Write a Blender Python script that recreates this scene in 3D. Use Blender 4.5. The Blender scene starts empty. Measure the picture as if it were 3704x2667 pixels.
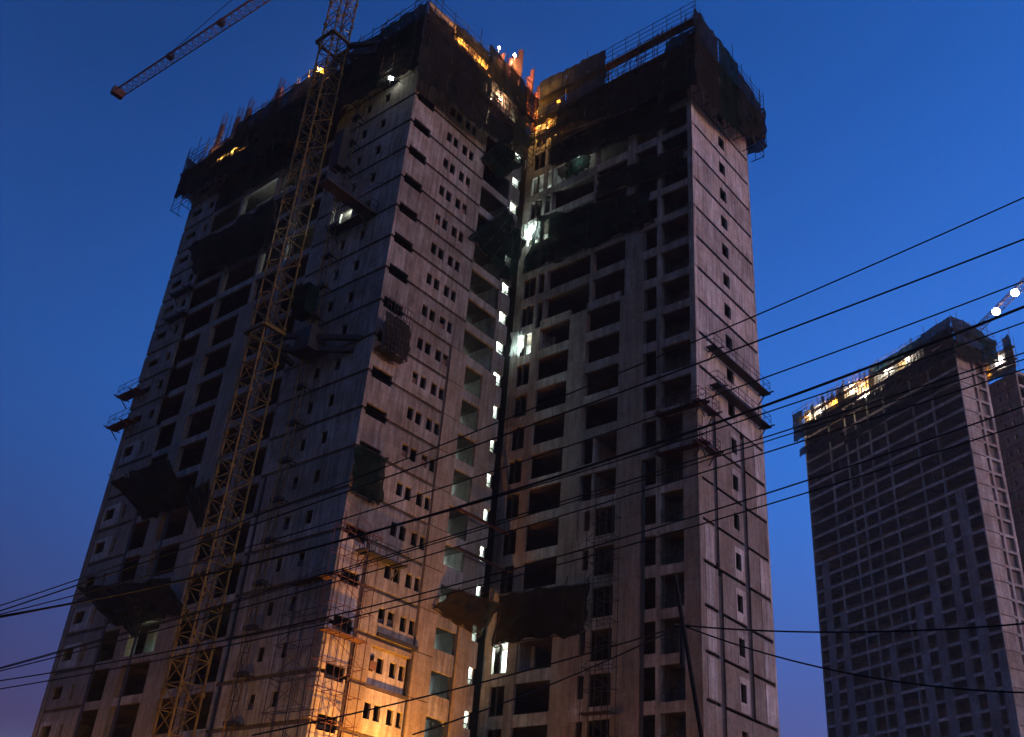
import bpy, bmesh, math, random
from mathutils import Vector, Matrix
random.seed(7)
scene = bpy.context.scene
C = scene.collection

# ------------------------------------------------------------------ camera
CAM = Vector((49.427, -39.9535, 1.6))
RA = Vector((0.770777, 0.632724, 0.074588))
UP = Vector((0.273687, -0.434553, 0.858056))
FW = Vector((-0.575324, 0.640956, 0.508112))
cd = bpy.data.cameras.new('camera')
cam = bpy.data.objects.new('camera', cd)
C.objects.link(cam)
m = Matrix((RA, UP, -FW)).transposed().to_4x4()
m.translation = CAM
cam.matrix_world = m
cd.sensor_width = 36.0
cd.lens = 36.0 * 3706.2 / 3704.0
cd.clip_start = 0.1
cd.clip_end = 6000
scene.camera = cam

# ------------------------------------------------------------------ world: blue hour
SUN_EL, SUN_ROT = math.radians(0.0), math.radians(65)
w = bpy.data.worlds.new('World')
scene.world = w
w.use_nodes = True
wn = w.node_tree
bg = wn.nodes['Background']
sky = wn.nodes.new('ShaderNodeTexSky')
sky.sky_type = 'NISHITA'
sky.sun_disc = False
sky.sun_elevation = SUN_EL
sky.sun_rotation = SUN_ROT
sky.altitude = 50
sky.air_density = 1.0
sky.dust_density = 1.2
sky.ozone_density = 5.0
# smog low in the sky swallows green and blue; lowest band is brightened
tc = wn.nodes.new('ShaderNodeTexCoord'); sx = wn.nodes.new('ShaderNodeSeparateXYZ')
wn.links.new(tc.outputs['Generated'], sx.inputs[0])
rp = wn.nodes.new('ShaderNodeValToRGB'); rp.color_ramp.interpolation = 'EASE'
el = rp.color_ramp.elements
el[0].position = 0.0; el[0].color = (4.0, 4.3, 2.9, 1)  # unseen horizon band, brightened to add ambient light on the walls
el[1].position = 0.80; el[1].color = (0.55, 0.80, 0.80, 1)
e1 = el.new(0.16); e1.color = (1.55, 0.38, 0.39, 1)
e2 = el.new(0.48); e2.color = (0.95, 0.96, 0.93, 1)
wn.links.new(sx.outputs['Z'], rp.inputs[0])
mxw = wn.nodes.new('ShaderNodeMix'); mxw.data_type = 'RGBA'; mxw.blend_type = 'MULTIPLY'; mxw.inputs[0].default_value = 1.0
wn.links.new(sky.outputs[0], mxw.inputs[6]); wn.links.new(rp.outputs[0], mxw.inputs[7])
# the dusk glow is on the right (azimuth of the sun), the far side is darker
dp = wn.nodes.new('ShaderNodeVectorMath'); dp.operation = 'DOT_PRODUCT'; dp.inputs[1].default_value = (0.26, 0.966, 0.0)
wn.links.new(tc.outputs['Generated'], dp.inputs[0])
mr = wn.nodes.new('ShaderNodeMapRange'); mr.interpolation_type = 'SMOOTHSTEP'
mr.inputs[1].default_value = -0.06; mr.inputs[2].default_value = 0.8; mr.inputs[3].default_value = 0.60; mr.inputs[4].default_value = 1.75
wn.links.new(dp.outputs['Value'], mr.inputs[0])
vs = wn.nodes.new('ShaderNodeVectorMath'); vs.operation = 'SCALE'
wn.links.new(mxw.outputs[2], vs.inputs[0]); wn.links.new(mr.outputs[0], vs.inputs['Scale'])
hz = wn.nodes.new('ShaderNodeTexNoise'); hz.inputs['Scale'].default_value = 2.2; hz.inputs['Detail'].default_value = 4
hm = wn.nodes.new('ShaderNodeMapRange'); hm.inputs[1].default_value = .3; hm.inputs[2].default_value = .7; hm.inputs[3].default_value = .95; hm.inputs[4].default_value = 1.05
wn.links.new(tc.outputs['Generated'], hz.inputs['Vector']); wn.links.new(hz.outputs['Fac'], hm.inputs[0])
v2 = wn.nodes.new('ShaderNodeVectorMath'); v2.operation = 'SCALE'
wn.links.new(vs.outputs[0], v2.inputs[0]); wn.links.new(hm.outputs[0], v2.inputs['Scale'])
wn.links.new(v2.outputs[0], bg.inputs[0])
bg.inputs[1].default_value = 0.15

sd = bpy.data.lights.new('sun', 'SUN')
sun = bpy.data.objects.new('sun', sd)
C.objects.link(sun)
sd.energy = 0.054
sd.angle = math.radians(30)
sd.color = (0.93, 0.90, 1.0)
sun.rotation_euler = Vector((-1.0, -0.06, -0.10)).to_track_quat('-Z', 'Y').to_euler()

scene.view_settings.view_transform = 'Standard'
scene.view_settings.look = 'None'
scene.view_settings.exposure = 3.1
scene.view_settings.gamma = 1.0
scene.view_settings.use_curve_mapping = False
scene.render.engine = 'CYCLES'
scene.cycles.use_denoising = True
scene.cycles.max_bounces = 5
scene.cycles.diffuse_bounces = 3
scene.cycles.transparent_max_bounces = 12
scene.cycles.caustics_reflective = False
scene.cycles.caustics_refractive = False
scene.cycles.sample_clamp_indirect = 2.0

# ------------------------------------------------------------------ materials
def srgb(*c):
    return tuple(((x / 255 + 0.055) / 1.055) ** 2.4 if x > 10 else x / 255 / 12.92 for x in c)

def mat_concrete(name, col, dark=0.55, streak=0.5, rnd=0.22, scale=1.0, warm=None, sheet_tone=0.10):
    ma = bpy.data.materials.new(name); ma.use_nodes = True
    nt = ma.node_tree; N = nt.nodes; Lk = nt.links.new
    b = N['Principled BSDF']; b.inputs['Roughness'].default_value = 0.92
    b.inputs['Specular IOR Level'].default_value = 0.15
    geo = N.new('ShaderNodeNewGeometry')
    mp = N.new('ShaderNodeMapping'); mp.inputs['Scale'].default_value = (3.2 * scale, 3.2 * scale, 0.28 * scale)
    Lk(geo.outputs['Position'], mp.inputs['Vector'])
    n1 = N.new('ShaderNodeTexNoise'); n1.inputs['Scale'].default_value = 1.0; n1.inputs['Detail'].default_value = 5; n1.inputs['Roughness'].default_value = 0.65
    Lk(mp.outputs[0], n1.inputs['Vector'])
    n2 = N.new('ShaderNodeTexNoise'); n2.inputs['Scale'].default_value = 0.55 * scale; n2.inputs['Detail'].default_value = 6; n2.inputs['Roughness'].default_value = 0.62
    Lk(geo.outputs['Position'], n2.inputs['Vector'])
    n3 = N.new('ShaderNodeTexNoise'); n3.inputs['Scale'].default_value = 7.0 * scale; n3.inputs['Detail'].default_value = 4
    Lk(geo.outputs['Position'], n3.inputs['Vector'])
    oi = N.new('ShaderNodeObjectInfo')
    def ramp(src, a, bb, lo, hi):
        r = N.new('ShaderNodeMapRange'); r.inputs[1].default_value = a; r.inputs[2].default_value = bb
        r.inputs[3].default_value = lo; r.inputs[4].default_value = hi
        Lk(src, r.inputs[0]); return r.outputs[0]
    def mul(a, bb):
        x = N.new('ShaderNodeMath'); x.operation = 'MULTIPLY'; Lk(a, x.inputs[0]); Lk(bb, x.inputs[1]); return x.outputs[0]
    f = mul(ramp(n1.outputs['Fac'], 0.34, 0.66, 1 - streak, 1.12), ramp(n2.outputs['Fac'], 0.28, 0.7, dark + .1, 1.12))
    f = mul(f, ramp(n3.outputs['Fac'], 0.3, 0.7, 0.86, 1.1))
    f = mul(f, ramp(oi.outputs['Random'], 0, 1, 1 - rnd, 1 + rnd))
    cmb = N.new('ShaderNodeVectorMath'); cmb.operation = 'MULTIPLY'; cmb.inputs[1].default_value = (0.78 * scale, 0.78 * scale, 0.3335)
    Lk(geo.outputs['Position'], cmb.inputs[0])
    fl = N.new('ShaderNodeVectorMath'); fl.operation = 'FLOOR'; Lk(cmb.outputs[0], fl.inputs[0])
    wnz = N.new('ShaderNodeTexWhiteNoise'); Lk(fl.outputs[0], wnz.inputs['Vector'])
    f = mul(f, ramp(wnz.outputs['Value'], 0, 1, 1 - sheet_tone, 1 + sheet_tone))
    n4 = N.new('ShaderNodeTexNoise'); n4.inputs['Scale'].default_value = 2.3 * scale; n4.inputs['Detail'].default_value = 8; n4.inputs['Roughness'].default_value = 0.72
    Lk(geo.outputs['Position'], n4.inputs['Vector'])
    f = mul(f, ramp(n4.outputs['Fac'], 0.36, 0.64, 0.84, 1.13))
    mx = N.new('ShaderNodeMix'); mx.data_type = 'RGBA'
    mx.inputs[6].default_value = (*(warm or (col[0] * 1.02, col[1] * 0.93, col[2] * 0.84)), 1)
    mx.inputs[7].default_value = (*col, 1)
    Lk(ramp(n2.outputs['Fac'], 0.4, 0.6, 0, 1), mx.inputs[0])
    vm = N.new('ShaderNodeVectorMath'); vm.operation = 'SCALE'
    Lk(mx.outputs[2], vm.inputs[0]); Lk(f, vm.inputs['Scale'])
    Lk(vm.outputs[0], b.inputs['Base Color'])
    bp = N.new('ShaderNodeBump'); bp.inputs['Strength'].default_value = 0.35; bp.inputs['Distance'].default_value = 0.05
    Lk(n1.outputs['Fac'], bp.inputs['Height']); Lk(bp.outputs[0], b.inputs['Normal'])
    return ma

def mat_plain(name, col, rough=0.7, metal=0.0, var=0.25, scale=2.0):
    ma = bpy.data.materials.new(name); ma.use_nodes = True
    nt = ma.node_tree; N = nt.nodes; Lk = nt.links.new
    b = N['Principled BSDF']; b.inputs['Roughness'].default_value = rough; b.inputs['Metallic'].default_value = metal
    b.inputs['Specular IOR Level'].default_value = 0.25
    geo = N.new('ShaderNodeNewGeometry')
    n = N.new('ShaderNodeTexNoise'); n.inputs['Scale'].default_value = scale; n.inputs['Detail'].default_value = 5
    Lk(geo.outputs['Position'], n.inputs['Vector'])
    r = N.new('ShaderNodeMapRange'); r.inputs[1].default_value = .3; r.inputs[2].default_value = .7
    r.inputs[3].default_value = 1 - var; r.inputs[4].default_value = 1 + var
    Lk(n.outputs['Fac'], r.inputs[0])
    vm = N.new('ShaderNodeVectorMath'); vm.operation = 'SCALE'; vm.inputs[0].default_value = col
    Lk(r.outputs[0], vm.inputs['Scale']); Lk(vm.outputs[0], b.inputs['Base Color'])
    return ma

def mat_net(name, col, holes=0.12, trans=0.3, hscale=1.6):
    """woven safety net: dark cloth, a little light through it, worn holes"""
    ma = bpy.data.materials.new(name); ma.use_nodes = True
    nt = ma.node_tree; N = nt.nodes; Lk = nt.links.new
    out = N['Material Output']; N.remove(N['Principled BSDF'])
    d = N.new('ShaderNodeBsdfDiffuse'); t = N.new('ShaderNodeBsdfTranslucent'); tr = N.new('ShaderNodeBsdfTransparent')
    geo = N.new('ShaderNodeNewGeometry')
    n = N.new('ShaderNodeTexNoise'); n.inputs['Scale'].default_value = 0.8; n.inputs['Detail'].default_value = 6
    Lk(geo.outputs['Position'], n.inputs['Vector'])
    r = N.new('ShaderNodeMapRange'); r.inputs[1].default_value = .3; r.inputs[2].default_value = .7; r.inputs[3].default_value = .6; r.inputs[4].default_value = 1.3
    Lk(n.outputs['Fac'], r.inputs[0])
    vm = N.new('ShaderNodeVectorMath'); vm.operation = 'SCALE'; vm.inputs[0].default_value = col
    Lk(r.outputs[0], vm.inputs['Scale'])
    Lk(vm.outputs[0], d.inputs[0]); Lk(vm.outputs[0], t.inputs[0])
    m1 = N.new('ShaderNodeMixShader'); m1.inputs[0].default_value = trans
    Lk(d.outputs[0], m1.inputs[1]); Lk(t.outputs[0], m1.inputs[2])
    n2 = N.new('ShaderNodeTexNoise'); n2.inputs['Scale'].default_value = hscale; n2.inputs['Detail'].default_value = 7; n2.inputs['Roughness'].default_value = .7
    Lk(geo.outputs['Position'], n2.inputs['Vector'])
    r2 = N.new('ShaderNodeMapRange'); r2.inputs[1].default_value = .60; r2.inputs[2].default_value = .70; r2.inputs[3].default_value = holes * .5; r2.inputs[4].default_value = min(1, holes * 6)
    Lk(n2.outputs['Fac'], r2.inputs[0])
    m2 = N.new('ShaderNodeMixShader'); Lk(r2.outputs[0], m2.inputs[0])
    Lk(m1.outputs[0], m2.inputs[1]); Lk(tr.outputs[0], m2.inputs[2])
    Lk(m2.outputs[0], out.inputs[0])
    return ma

def mat_emit(name, col, s):
    ma = bpy.data.materials.new(name); ma.use_nodes = True
    b = ma.node_tree.nodes['Principled BSDF']
    b.inputs['Base Color'].default_value = (*col, 1)
    b.inputs['Emission Color'].default_value = (*col, 1)
    b.inputs['Emission Strength'].default_value = s
    return ma

M = dict(
    concrete=mat_concrete('raw_concrete', (0.36, 0.345, 0.32), dark=0.55, streak=0.55),
    light=mat_concrete('pale_concrete', (0.56, 0.53, 0.51), dark=0.65, streak=0.5, rnd=0.18),
    brown=mat_concrete('brownish_concrete', (0.285, 0.25, 0.215), dark=0.75, streak=0.3, rnd=0.05),
    edge=mat_concrete('slab_concrete', (0.36, 0.34, 0.32), streak=0.45, rnd=0.2),
    slab=mat_concrete('joint_concrete', (0.13, 0.11, 0.095), streak=0.3, rnd=0.1),
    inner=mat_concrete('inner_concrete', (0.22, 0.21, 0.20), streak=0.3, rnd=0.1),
    room=mat_concrete('stair_plaster', (0.45, 0.46, 0.45), streak=0.25, rnd=0.1),
    farc=mat_concrete('far_concrete', (0.50, 0.455, 0.41), scale=0.5, rnd=0.2, streak=0.35),
    farb=mat_concrete('far_beam_concrete', (0.60, 0.50, 0.44), scale=0.5, rnd=0.15, streak=0.3),
    farw=mat_concrete('far_brown_wall', (0.36, 0.31, 0.29), scale=0.5, rnd=0.12, streak=0.25),
    farl=mat_concrete('far_pale_concrete', (0.58, 0.54, 0.52), scale=0.5, rnd=0.12, streak=0.3),
    ply=mat_plain('formwork_plywood', (0.42, 0.27, 0.12), 0.6, var=0.5, scale=1.3),
    board=mat_plain('scaffold_plank', (0.16, 0.09, 0.06), 0.8, var=0.35),
    net=mat_net('black_safety_net', (0.024, 0.025, 0.022), 0.10, 0.3),
    netg=mat_net('green_safety_net', (0.010, 0.024, 0.020), 0.10, 0.35),
    netb=mat_net('brown_safety_net', (0.024, 0.021, 0.014), 0.06, 0.3),
    netw=mat_net('worn_safety_net', (0.06, 0.055, 0.035), 0.14, 0.4, 1.1),
    steel=mat_plain('dark_steel', (0.035, 0.03, 0.03), 0.55, 0.3),
    rust=mat_plain('rusty_steel', (0.12, 0.055, 0.04), 0.7, 0.1, .4),
    yellow=mat_plain('crane_yellow_paint', (0.15, 0.085, 0.006), 0.5, 0.0, .35, 1.0),
    orange=mat_plain('crane_orange_paint', (0.17, 0.07, 0.03), 0.5, 0.0, .3, .5),
    red=mat_plain('red_painted_steel', (0.055, 0.02, 0.016), 0.6, 0, .35),
    pink=mat_plain('red_formwork_board', (0.42, 0.13, 0.10), 0.6, 0, .3),
    cable=mat_plain('cable_rubber_and_shaft_shade', (0.008, 0.008, 0.009), 0.7, 0, .1),
    wood=mat_plain('tarred_pole', (0.02, 0.017, 0.015), 0.9, 0, .3),
    dark_grey=mat_plain('dark_grey_and_groove_shade', (0.035, 0.037, 0.045), 0.6, 0.0, .2),  # also fills the grooves, where shade is put into the colour
    ground=mat_plain('dusty_ground', (0.06, 0.055, 0.05), 1.0, 0, .35, .4),
    plastic=mat_net('white_plastic_sheet', (0.75, 0.8, 0.78), 0.01, 0.6),
    white=mat_emit('cool_white_lamp', (0.85, 1.0, 0.93), 4),
    warm=mat_emit('sodium_lamp', (1.0, 0.50, 0.10), 4),
    flood=mat_emit('floodlight_lens', (1.0, 0.97, 0.92), 10),
)

# ------------------------------------------------------------------ helpers
class MB:
    def __init__(s): s.v = []; s.f = []
    def add(s, vs, fs):
        o = len(s.v); s.v += [tuple(x) for x in vs]; s.f += [tuple(i + o for i in f) for f in fs]
    def hexa(s, p):
        s.add(p, [(0, 3, 2, 1), (4, 5, 6, 7), (0, 1, 5, 4), (1, 2, 6, 5), (2, 3, 7, 6), (3, 0, 4, 7)])
    def box(s, x0, x1, y0, y1, z0, z1):
        s.hexa([(x0, y0, z0), (x1, y0, z0), (x1, y1, z0), (x0, y1, z0), (x0, y0, z1), (x1, y0, z1), (x1, y1, z1), (x0, y1, z1)])
    def bar(s, p, q, r=0.05, n=4):
        p = Vector(p); q = Vector(q); d = q - p
        if d.length < 1e-5: return
        d.normalize()
        a = d.cross(Vector((0, 0, 1)) if abs(d.z) < 0.9 else Vector((1, 0, 0))).normalized(); b = d.cross(a)
        vs = []
        for e in (p, q):
            for i in range(n):
                t = 2 * math.pi * (i + .5) / n
                vs.append(e + a * (math.cos(t) * r) + b * (math.sin(t) * r))
        fs = [(i, (i + 1) % n, n + (i + 1) % n, n + i) for i in range(n)] + [tuple(range(n - 1, -1, -1)), tuple(range(n, 2 * n))]
        s.add(vs, fs)
    def tube(s, pts, r, n=6):
        rings = []
        for i, p in enumerate(pts):
            d = (pts[min(i + 1, len(pts) - 1)] - pts[max(i - 1, 0)]).normalized()
            a = d.cross(Vector((0, 0, 1))).normalized(); b = d.cross(a)
            rings.append([p + a * math.cos(2 * math.pi * k / n) * r + b * math.sin(2 * math.pi * k / n) * r for k in range(n)])
        o = len(s.v)
        for rg in rings: s.v += [tuple(x) for x in rg]
        for i in range(len(rings) - 1):
            for k in range(n):
                s.f.append((o + i * n + k, o + i * n + (k + 1) % n, o + (i + 1) * n + (k + 1) % n, o + (i + 1) * n + k))
    def mesh(s, name):
        me = bpy.data.meshes.new(name); me.from_pydata(s.v, [], s.f)
        bm = bmesh.new(); bm.from_mesh(me); bmesh.ops.recalc_face_normals(bm, faces=bm.faces); bm.to_mesh(me); bm.free()
        return me
    def build(s, name, mat, parent=None, loc=(0, 0, 0)):
        return link(name, s.mesh(name), mat, parent, loc)

def link(name, me, mat, parent=None, loc=(0, 0, 0)):
    if not me.materials: me.materials.append(M[mat] if isinstance(mat, str) else mat)
    o = bpy.data.objects.new(name, me); C.objects.link(o)
    o.location = loc
    if parent: o.parent = parent
    return o

def thing(name, label, cat, loc=(0, 0, 0), rz=0.0, group=None):
    o = bpy.data.objects.new(name, None); C.objects.link(o)
    o.empty_display_size = 0.5
    o.location = loc; o.rotation_euler = (0, 0, rz)
    o['label'] = label; o['category'] = cat
    o['group'] = group or name.replace('_', ' ') + 's on the site'
    return o

def tag(o, label, cat, group=None):
    o['label'] = label; o['category'] = cat
    if group: o['group'] = group
    return o

class Face:
    """a vertical wall plane: s along it, z up, d outward"""
    def __init__(f, O, e, n): f.O = Vector(O); f.e = Vector(e); f.n = Vector(n)
    def P(f, s, z, d=0.0): return f.O + f.e * s + f.n * d + Vector((0, 0, z))
    def box(f, mb, s0, s1, z0, z1, d0, d1):
        mb.hexa([f.P(s0, z0, d0), f.P(s1, z0, d0), f.P(s1, z0, d1), f.P(s0, z0, d1), f.P(s0, z1, d0), f.P(s1, z1, d0), f.P(s1, z1, d1), f.P(s0, z1, d1)])
    def panel(f, mb, s0, s1, z0, z1, holes=(), t=0.2, d=0.0):
        """a slab of wall with rectangular holes that have real reveals"""
        S = sorted({s0, s1, *[min(max(h[k], s0), s1) for h in holes for k in (0, 1)]})
        Zs = sorted({z0, z1, *[min(max(h[k], z0), z1) for h in holes for k in (2, 3)]})
        def solid(i, j):
            if i < 0 or j < 0 or i >= len(S) - 1 or j >= len(Zs) - 1: return False
            cs, cz = (S[i] + S[i + 1]) / 2, (Zs[j] + Zs[j + 1]) / 2
            return not any(h[0] < cs < h[1] and h[2] < cz < h[3] for h in holes)
        for i in range(len(S) - 1):
            for j in range(len(Zs) - 1):
                if not solid(i, j): continue
                a, b, c, e = S[i], S[i + 1], Zs[j], Zs[j + 1]
                q = lambda *p: mb.add([f.P(*x) for x in p], [(0, 1, 2, 3)])
                q((a, c, d), (b, c, d), (b, e, d), (a, e, d)); q((a, c, d - t), (a, e, d - t), (b, e, d - t), (b, c, d - t))
                if not solid(i - 1, j): q((a, c, d), (a, e, d), (a, e, d - t), (a, c, d - t))
                if not solid(i + 1, j): q((b, c, d), (b, c, d - t), (b, e, d - t), (b, e, d))
                if not solid(i, j - 1): q((a, c, d), (a, c, d - t), (b, c, d - t), (b, c, d))
                if not solid(i, j + 1): q((a, e, d), (b, e, d), (b, e, d - t), (a, e, d - t))

def wob(a, b): return math.sin(a * 1.7 + b * .9) * .5 + math.sin(a * .6 - b * 2.3 + 1.3) * .35 + math.sin(a * 3.1 + b * 1.9 + .4) * .2

def sheet(mb, c00, c10, c11, c01, nu=14, nv=8, sag=(0, 0, 0), amp=0.12, nrm=(0, -1, 0), seed=0.0, rag=1.0):
    c00, c10, c11, c01 = map(Vector, (c00, c10, c11, c01)); sag = Vector(sag); nrm = Vector(nrm)
    o = len(mb.v)
    for j in range(nv + 1):
        v = j / nv
        for i in range(nu + 1):
            u = i / nu
            p = (c00 * (1 - u) + c10 * u) * (1 - v) + (c01 * (1 - u) + c11 * u) * v
            p += sag * (math.sin(math.pi * u) * math.sin(math.pi * v))
            p += nrm * amp * (wob(u * 9 + seed, v * 6 + seed * 1.3) + .45 * math.sin(u * (31 + seed % 5) + 2.2 * math.sin(v * 4 + seed)))
            edge = max(0, 1 - v * nv) * 1.0 + max(0, 1 - (1 - v) * nv) * .5
            p += (c01 - c00).normalized() * edge * .32 * wob(u * 14 + seed * 3, 1.7) * rag
            sd_ = max(0, 1 - u * nu * .8) + max(0, 1 - (1 - u) * nu * .8)
            p += (c10 - c00).normalized() * sd_ * .22 * wob(v * 9 + seed, 4.1) * rag
            mb.v.append(tuple(p))
    for j in range(nv):
        for i in range(nu):
            a = o + j * (nu + 1) + i
            mb.f.append((a, a + 1, a + nu + 2, a + nu + 1))

LS = 0.16
def lamp(name, loc, energy, col, size=0.15, parent=None, kind='POINT', aim=None, spot=100):
    l = bpy.data.lights.new(name, kind); l.energy = energy * LS; l.color = col
    l.shadow_soft_size = size
    if kind == 'SPOT': l.spot_size = math.radians(spot); l.spot_blend = .6
    o = bpy.data.objects.new(name, l); C.objects.link(o); o.location = loc
    if aim: o.rotation_euler = Vector(aim).to_track_quat('-Z', 'Y').to_euler()
    if parent: o.parent = parent
    return o

WHITE = (0.80, 1.0, 0.93); SODIUM = (1.0, 0.54, 0.11); WARMW = (1.0, 0.85, 0.55); TEAL = (0.80, 1.0, 1.0)

# ------------------------------------------------------------------ ground
g = MB(); g.add([(-1500, -1500, 0), (1500, -1500, 0), (1500, 1500, 0), (-1500, 1500, 0)], [(0, 1, 2, 3)])
o = g.build('ground', 'ground'); o['kind'] = 'structure'

# ------------------------------------------------------------------ main tower
ZT = 67.58
def Z(n): return ZT - 3.0 * n
YC, XD = 16.43, 16.82
A = Face((0, 0, 0), (1, 0, 0), (0, -1, 0)); B = Face((0, 0, 0), (0, 1, 0), (1, 0, 0))
Cf = Face((0, YC, 0), (1, 0, 0), (0, -1, 0)); D = Face((XD, 0, 0), (0, 1, 0), (1, 0, 0))
T = thing('unfinished_tower', 'tall unfinished concrete apartment tower with two wings meeting in a lit inner corner', 'building')
cache = {}
def piece(name, mat, key, n, make, parent=T, dz=0.0):
    """one piece of a floor; alike pieces of other floors share its mesh"""
    if (name, key) not in cache:
        mb = MB(); make(mb); cache[(name, key)] = mb.mesh(name)
    me = cache[(name, key)]
    return link(name, me, mat, parent, (0, 0, Z(n) + dz))

ROOF = -2
for n in range(ROOF, 23):
    # floor slab (set back from the wall face, so that it shows as a joint)
    def mk(mb):
        mb.box(-33.1, -4.1, .1, 14.0, -.12, .08); mb.box(-4.1, -.75, .1, 12.85, -.12, .08); mb.box(-.75, -.1, 2.5, 12.85, -.12, .08)
        mb.box(-33.1, -6, 14.0, YC + .1, -.12, .08); mb.box(-33.1, XD - .1, YC + .1, 26.4, -.12, .08)
        mb.box(-.75, -.1, .1, .33, -.12, .08)
    piece('floor_slab', 'slab', 0, n, mk)
for n in range(ROOF, 22):
    top, bot = -.16, -2.88
    # ---- face A, right end: closed wall with two small windows
    wn2 = [(-4.0, -3.28, -1.98, -1.0), (-6.32, -5.62, -1.98, -1.0)]
    if n == 4: wn2 = [(-4.0, -3.28, -1.98, -1.0), (-6.95, -5.55, -1.95, -.75)]
    if n < 12:
        piece('wall_panel', 'concrete', ('A', n == 4), n, lambda mb: A.panel(mb, -10.2, 0, bot, top, wn2))
    else:
        piece('wall_panel', 'concrete', 'Alow', n, lambda mb: A.panel(mb, -9.35, 0, bot, top, wn2))
        piece('wall_panel', 'concrete', 'Aloe', n, lambda mb: A.panel(mb, -10.2, -9.8, bot, top))
    # ---- face A, left end
    lo = n >= 9
    lw = [(-32.3, -30.62, -1.72, -1.0), (-29.4, -28.6, -1.9, -1.0)]
    if lo: lw = [(-32.0, -30.5, -2.15, -1.15), (-29.2, -28.75, -2.4, -1.2)]
    piece('wall_panel', 'brown' if lo else 'concrete', ('AL', lo), n,
          lambda mb: A.panel(mb, -33.24 if not lo else -32.35, -28.0 if n < 6 else -26.9, bot, top, lw))
    if lo:
        piece('corner_pier', 'brown', 'ALp', n, lambda mb: A.panel(mb, -33.24, -32.6, bot, .08, (), .2))
        if n % 3 != 1:
            piece('facade_panel', 'light', 'ALs', n, lambda mb: A.panel(mb, -32.25, -29.6, -2.75, -.85, [(-32.0, -30.5, -2.15, -1.15)], .025, .03))
    # ---- face A, open bays
    wide = n >= 6
    cols = [(-17.8, -17.5), (-23.3, -22.95), (-14.0, -13.7)] if not wide else [(-18.75, -16.7), (-24.2, -22.65), (-13.9, -13.4)]
    for k, (a, b) in enumerate(cols):
        piece('column', 'concrete' if not wide else 'brown', ('A', k, wide), n, lambda mb: A.box(mb, a, b, -2.8, .2, -.45, .02))
    for k, (a, b) in enumerate([(-28 if not wide else -26.9, cols[1][0]), (cols[1][1], cols[0][0]), (cols[0][1], cols[2][0]), (cols[2][1], -10.2)]):
        piece('spandrel', 'edge', ('A', k, wide), n, lambda mb: A.box(mb, a, b, -.4, .2, -.22, -.01 + .012 * (k % 2)))
    # ---- face B: wall with four slim windows and the corner slot
    sl = (.36, 2.32) if n < 14 else (.6, 2.16)
    hs = [(sl[0], sl[1], -.4, 0), (sl[0], sl[1], -3.0, -2.46)] + [(a, b, -2.0, -1.0) for a, b in ((4.22, 4.78), (5.06, 5.64), (6.22, 6.8), (7.08, 7.6))]
    if n < 8:
        piece('wall_panel', 'concrete', 'B0', n, lambda mb: B.panel(mb, .205, 9.07, bot, top, hs))
    else:
        lowb = n >= 14
        if not lowb:
            piece('wall_panel', 'concrete', 'B1', n, lambda mb: B.panel(mb, .205, 7.62, bot, top, hs))
        else:
            piece('wall_panel', 'light', 'B2', n, lambda mb: B.panel(mb, .205, 2.3, bot, top, hs[:2]))
            if n < 16:
                piece('wall_panel', 'concrete', 'B3', n, lambda mb: B.panel(mb, 2.66, 7.62, bot, top, hs[2:]))
            else:
                z1 = top if n > 16 else -.5
                piece('wall_panel', 'brown', 'B4', n, lambda mb: B.panel(mb, 2.66, 4.05, bot, top))
                piece('wall_panel', 'light', ('B5', n == 16), n, lambda mb: B.panel(mb, 4.06, 7.66, bot, z1, hs[2:], .2, -.42 if n == 16 else -.1))
                if n == 16:
                    piece('lintel', 'brown', 'B6', n, lambda mb: B.panel(mb, 4.06, 7.66, -.48, top, (), .8))
                    piece('ledge', 'dark_grey', 'B7', n, lambda mb: B.box(mb, 4.3, 8.0, .12, .36, .02, .2))  # dark grey box stands in for a shaded gap in the wall
        piece('wall_panel', 'brown', 'B8', n, lambda mb: B.panel(mb, 7.88, 9.65, bot, .06))
    # ---- face B: open rooms and the stairwell beside the inner corner
    if n < 8:
        piece('spandrel', 'edge', 'Br0', n, lambda mb: B.box(mb, 9.07, 12.62, -.62, .12, -.22, -.012))
        piece('column', 'concrete', 'Br1', n, lambda mb: B.box(mb, 12.62, 12.97, -3, 0, -.3, 0))
        w0 = 12.97
    else:
        a, b = (-.72, .12) if n < 14 else (-.72, .72)
        piece('spandrel', 'edge', ('Br2', n < 14), n, lambda mb: B.box(mb, 9.65, 11.72, a, b, -.22, -.012))
        if n < 15:
            piece('wall_panel', 'brown', 'Br3', n, lambda mb: B.box(mb, 11.72, 13.34, -3, 0, -.25, 0))
        else:
            piece('wall_panel', 'brown', 'Br4', n, lambda mb: B.box(mb, 12.02, 13.34, -3, 0, -.25, 0))
        w0 = 13.34
    piece('stair_parapet', 'brown' if n > 8 else 'concrete', ('Bs', w0), n, lambda mb: B.panel(mb, w0, 14.06, -2.58, -.76, (), .2))
    # ---- inner rooms: walls of the lit stairwell and of the room next to it
    def mk(mb):
        mb.box(-4.2, -4.0, 9.1, 14.0, -3, 0); mb.box(-4.0, -.25, 13.98, 14.1, -3, 0)
        mb.box(-4.0, -.3, 9.0, 9.09, -2.92, -.12); mb.box(-4.0, -.3, 12.78, 12.9, -3, 0)
    piece('stair_wall', 'room', 0, n, mk)
    piece('stair_landing', 'room', 0, n, lambda mb: mb.box(-1.5, -.22, 12.92, 13.96, -1.62, -1.48))
    def mk(mb): mb.hexa([(-4, 12.92, -3.0), (-1.5, 12.92, -1.62), (-1.5, 13.4, -1.62), (-4, 13.4, -3.0), (-4, 12.92, -2.85), (-1.5, 12.92, -1.48), (-1.5, 13.4, -1.48), (-4, 13.4, -2.85)])
    piece('stair_flight', 'room', 0, n, mk)
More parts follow.
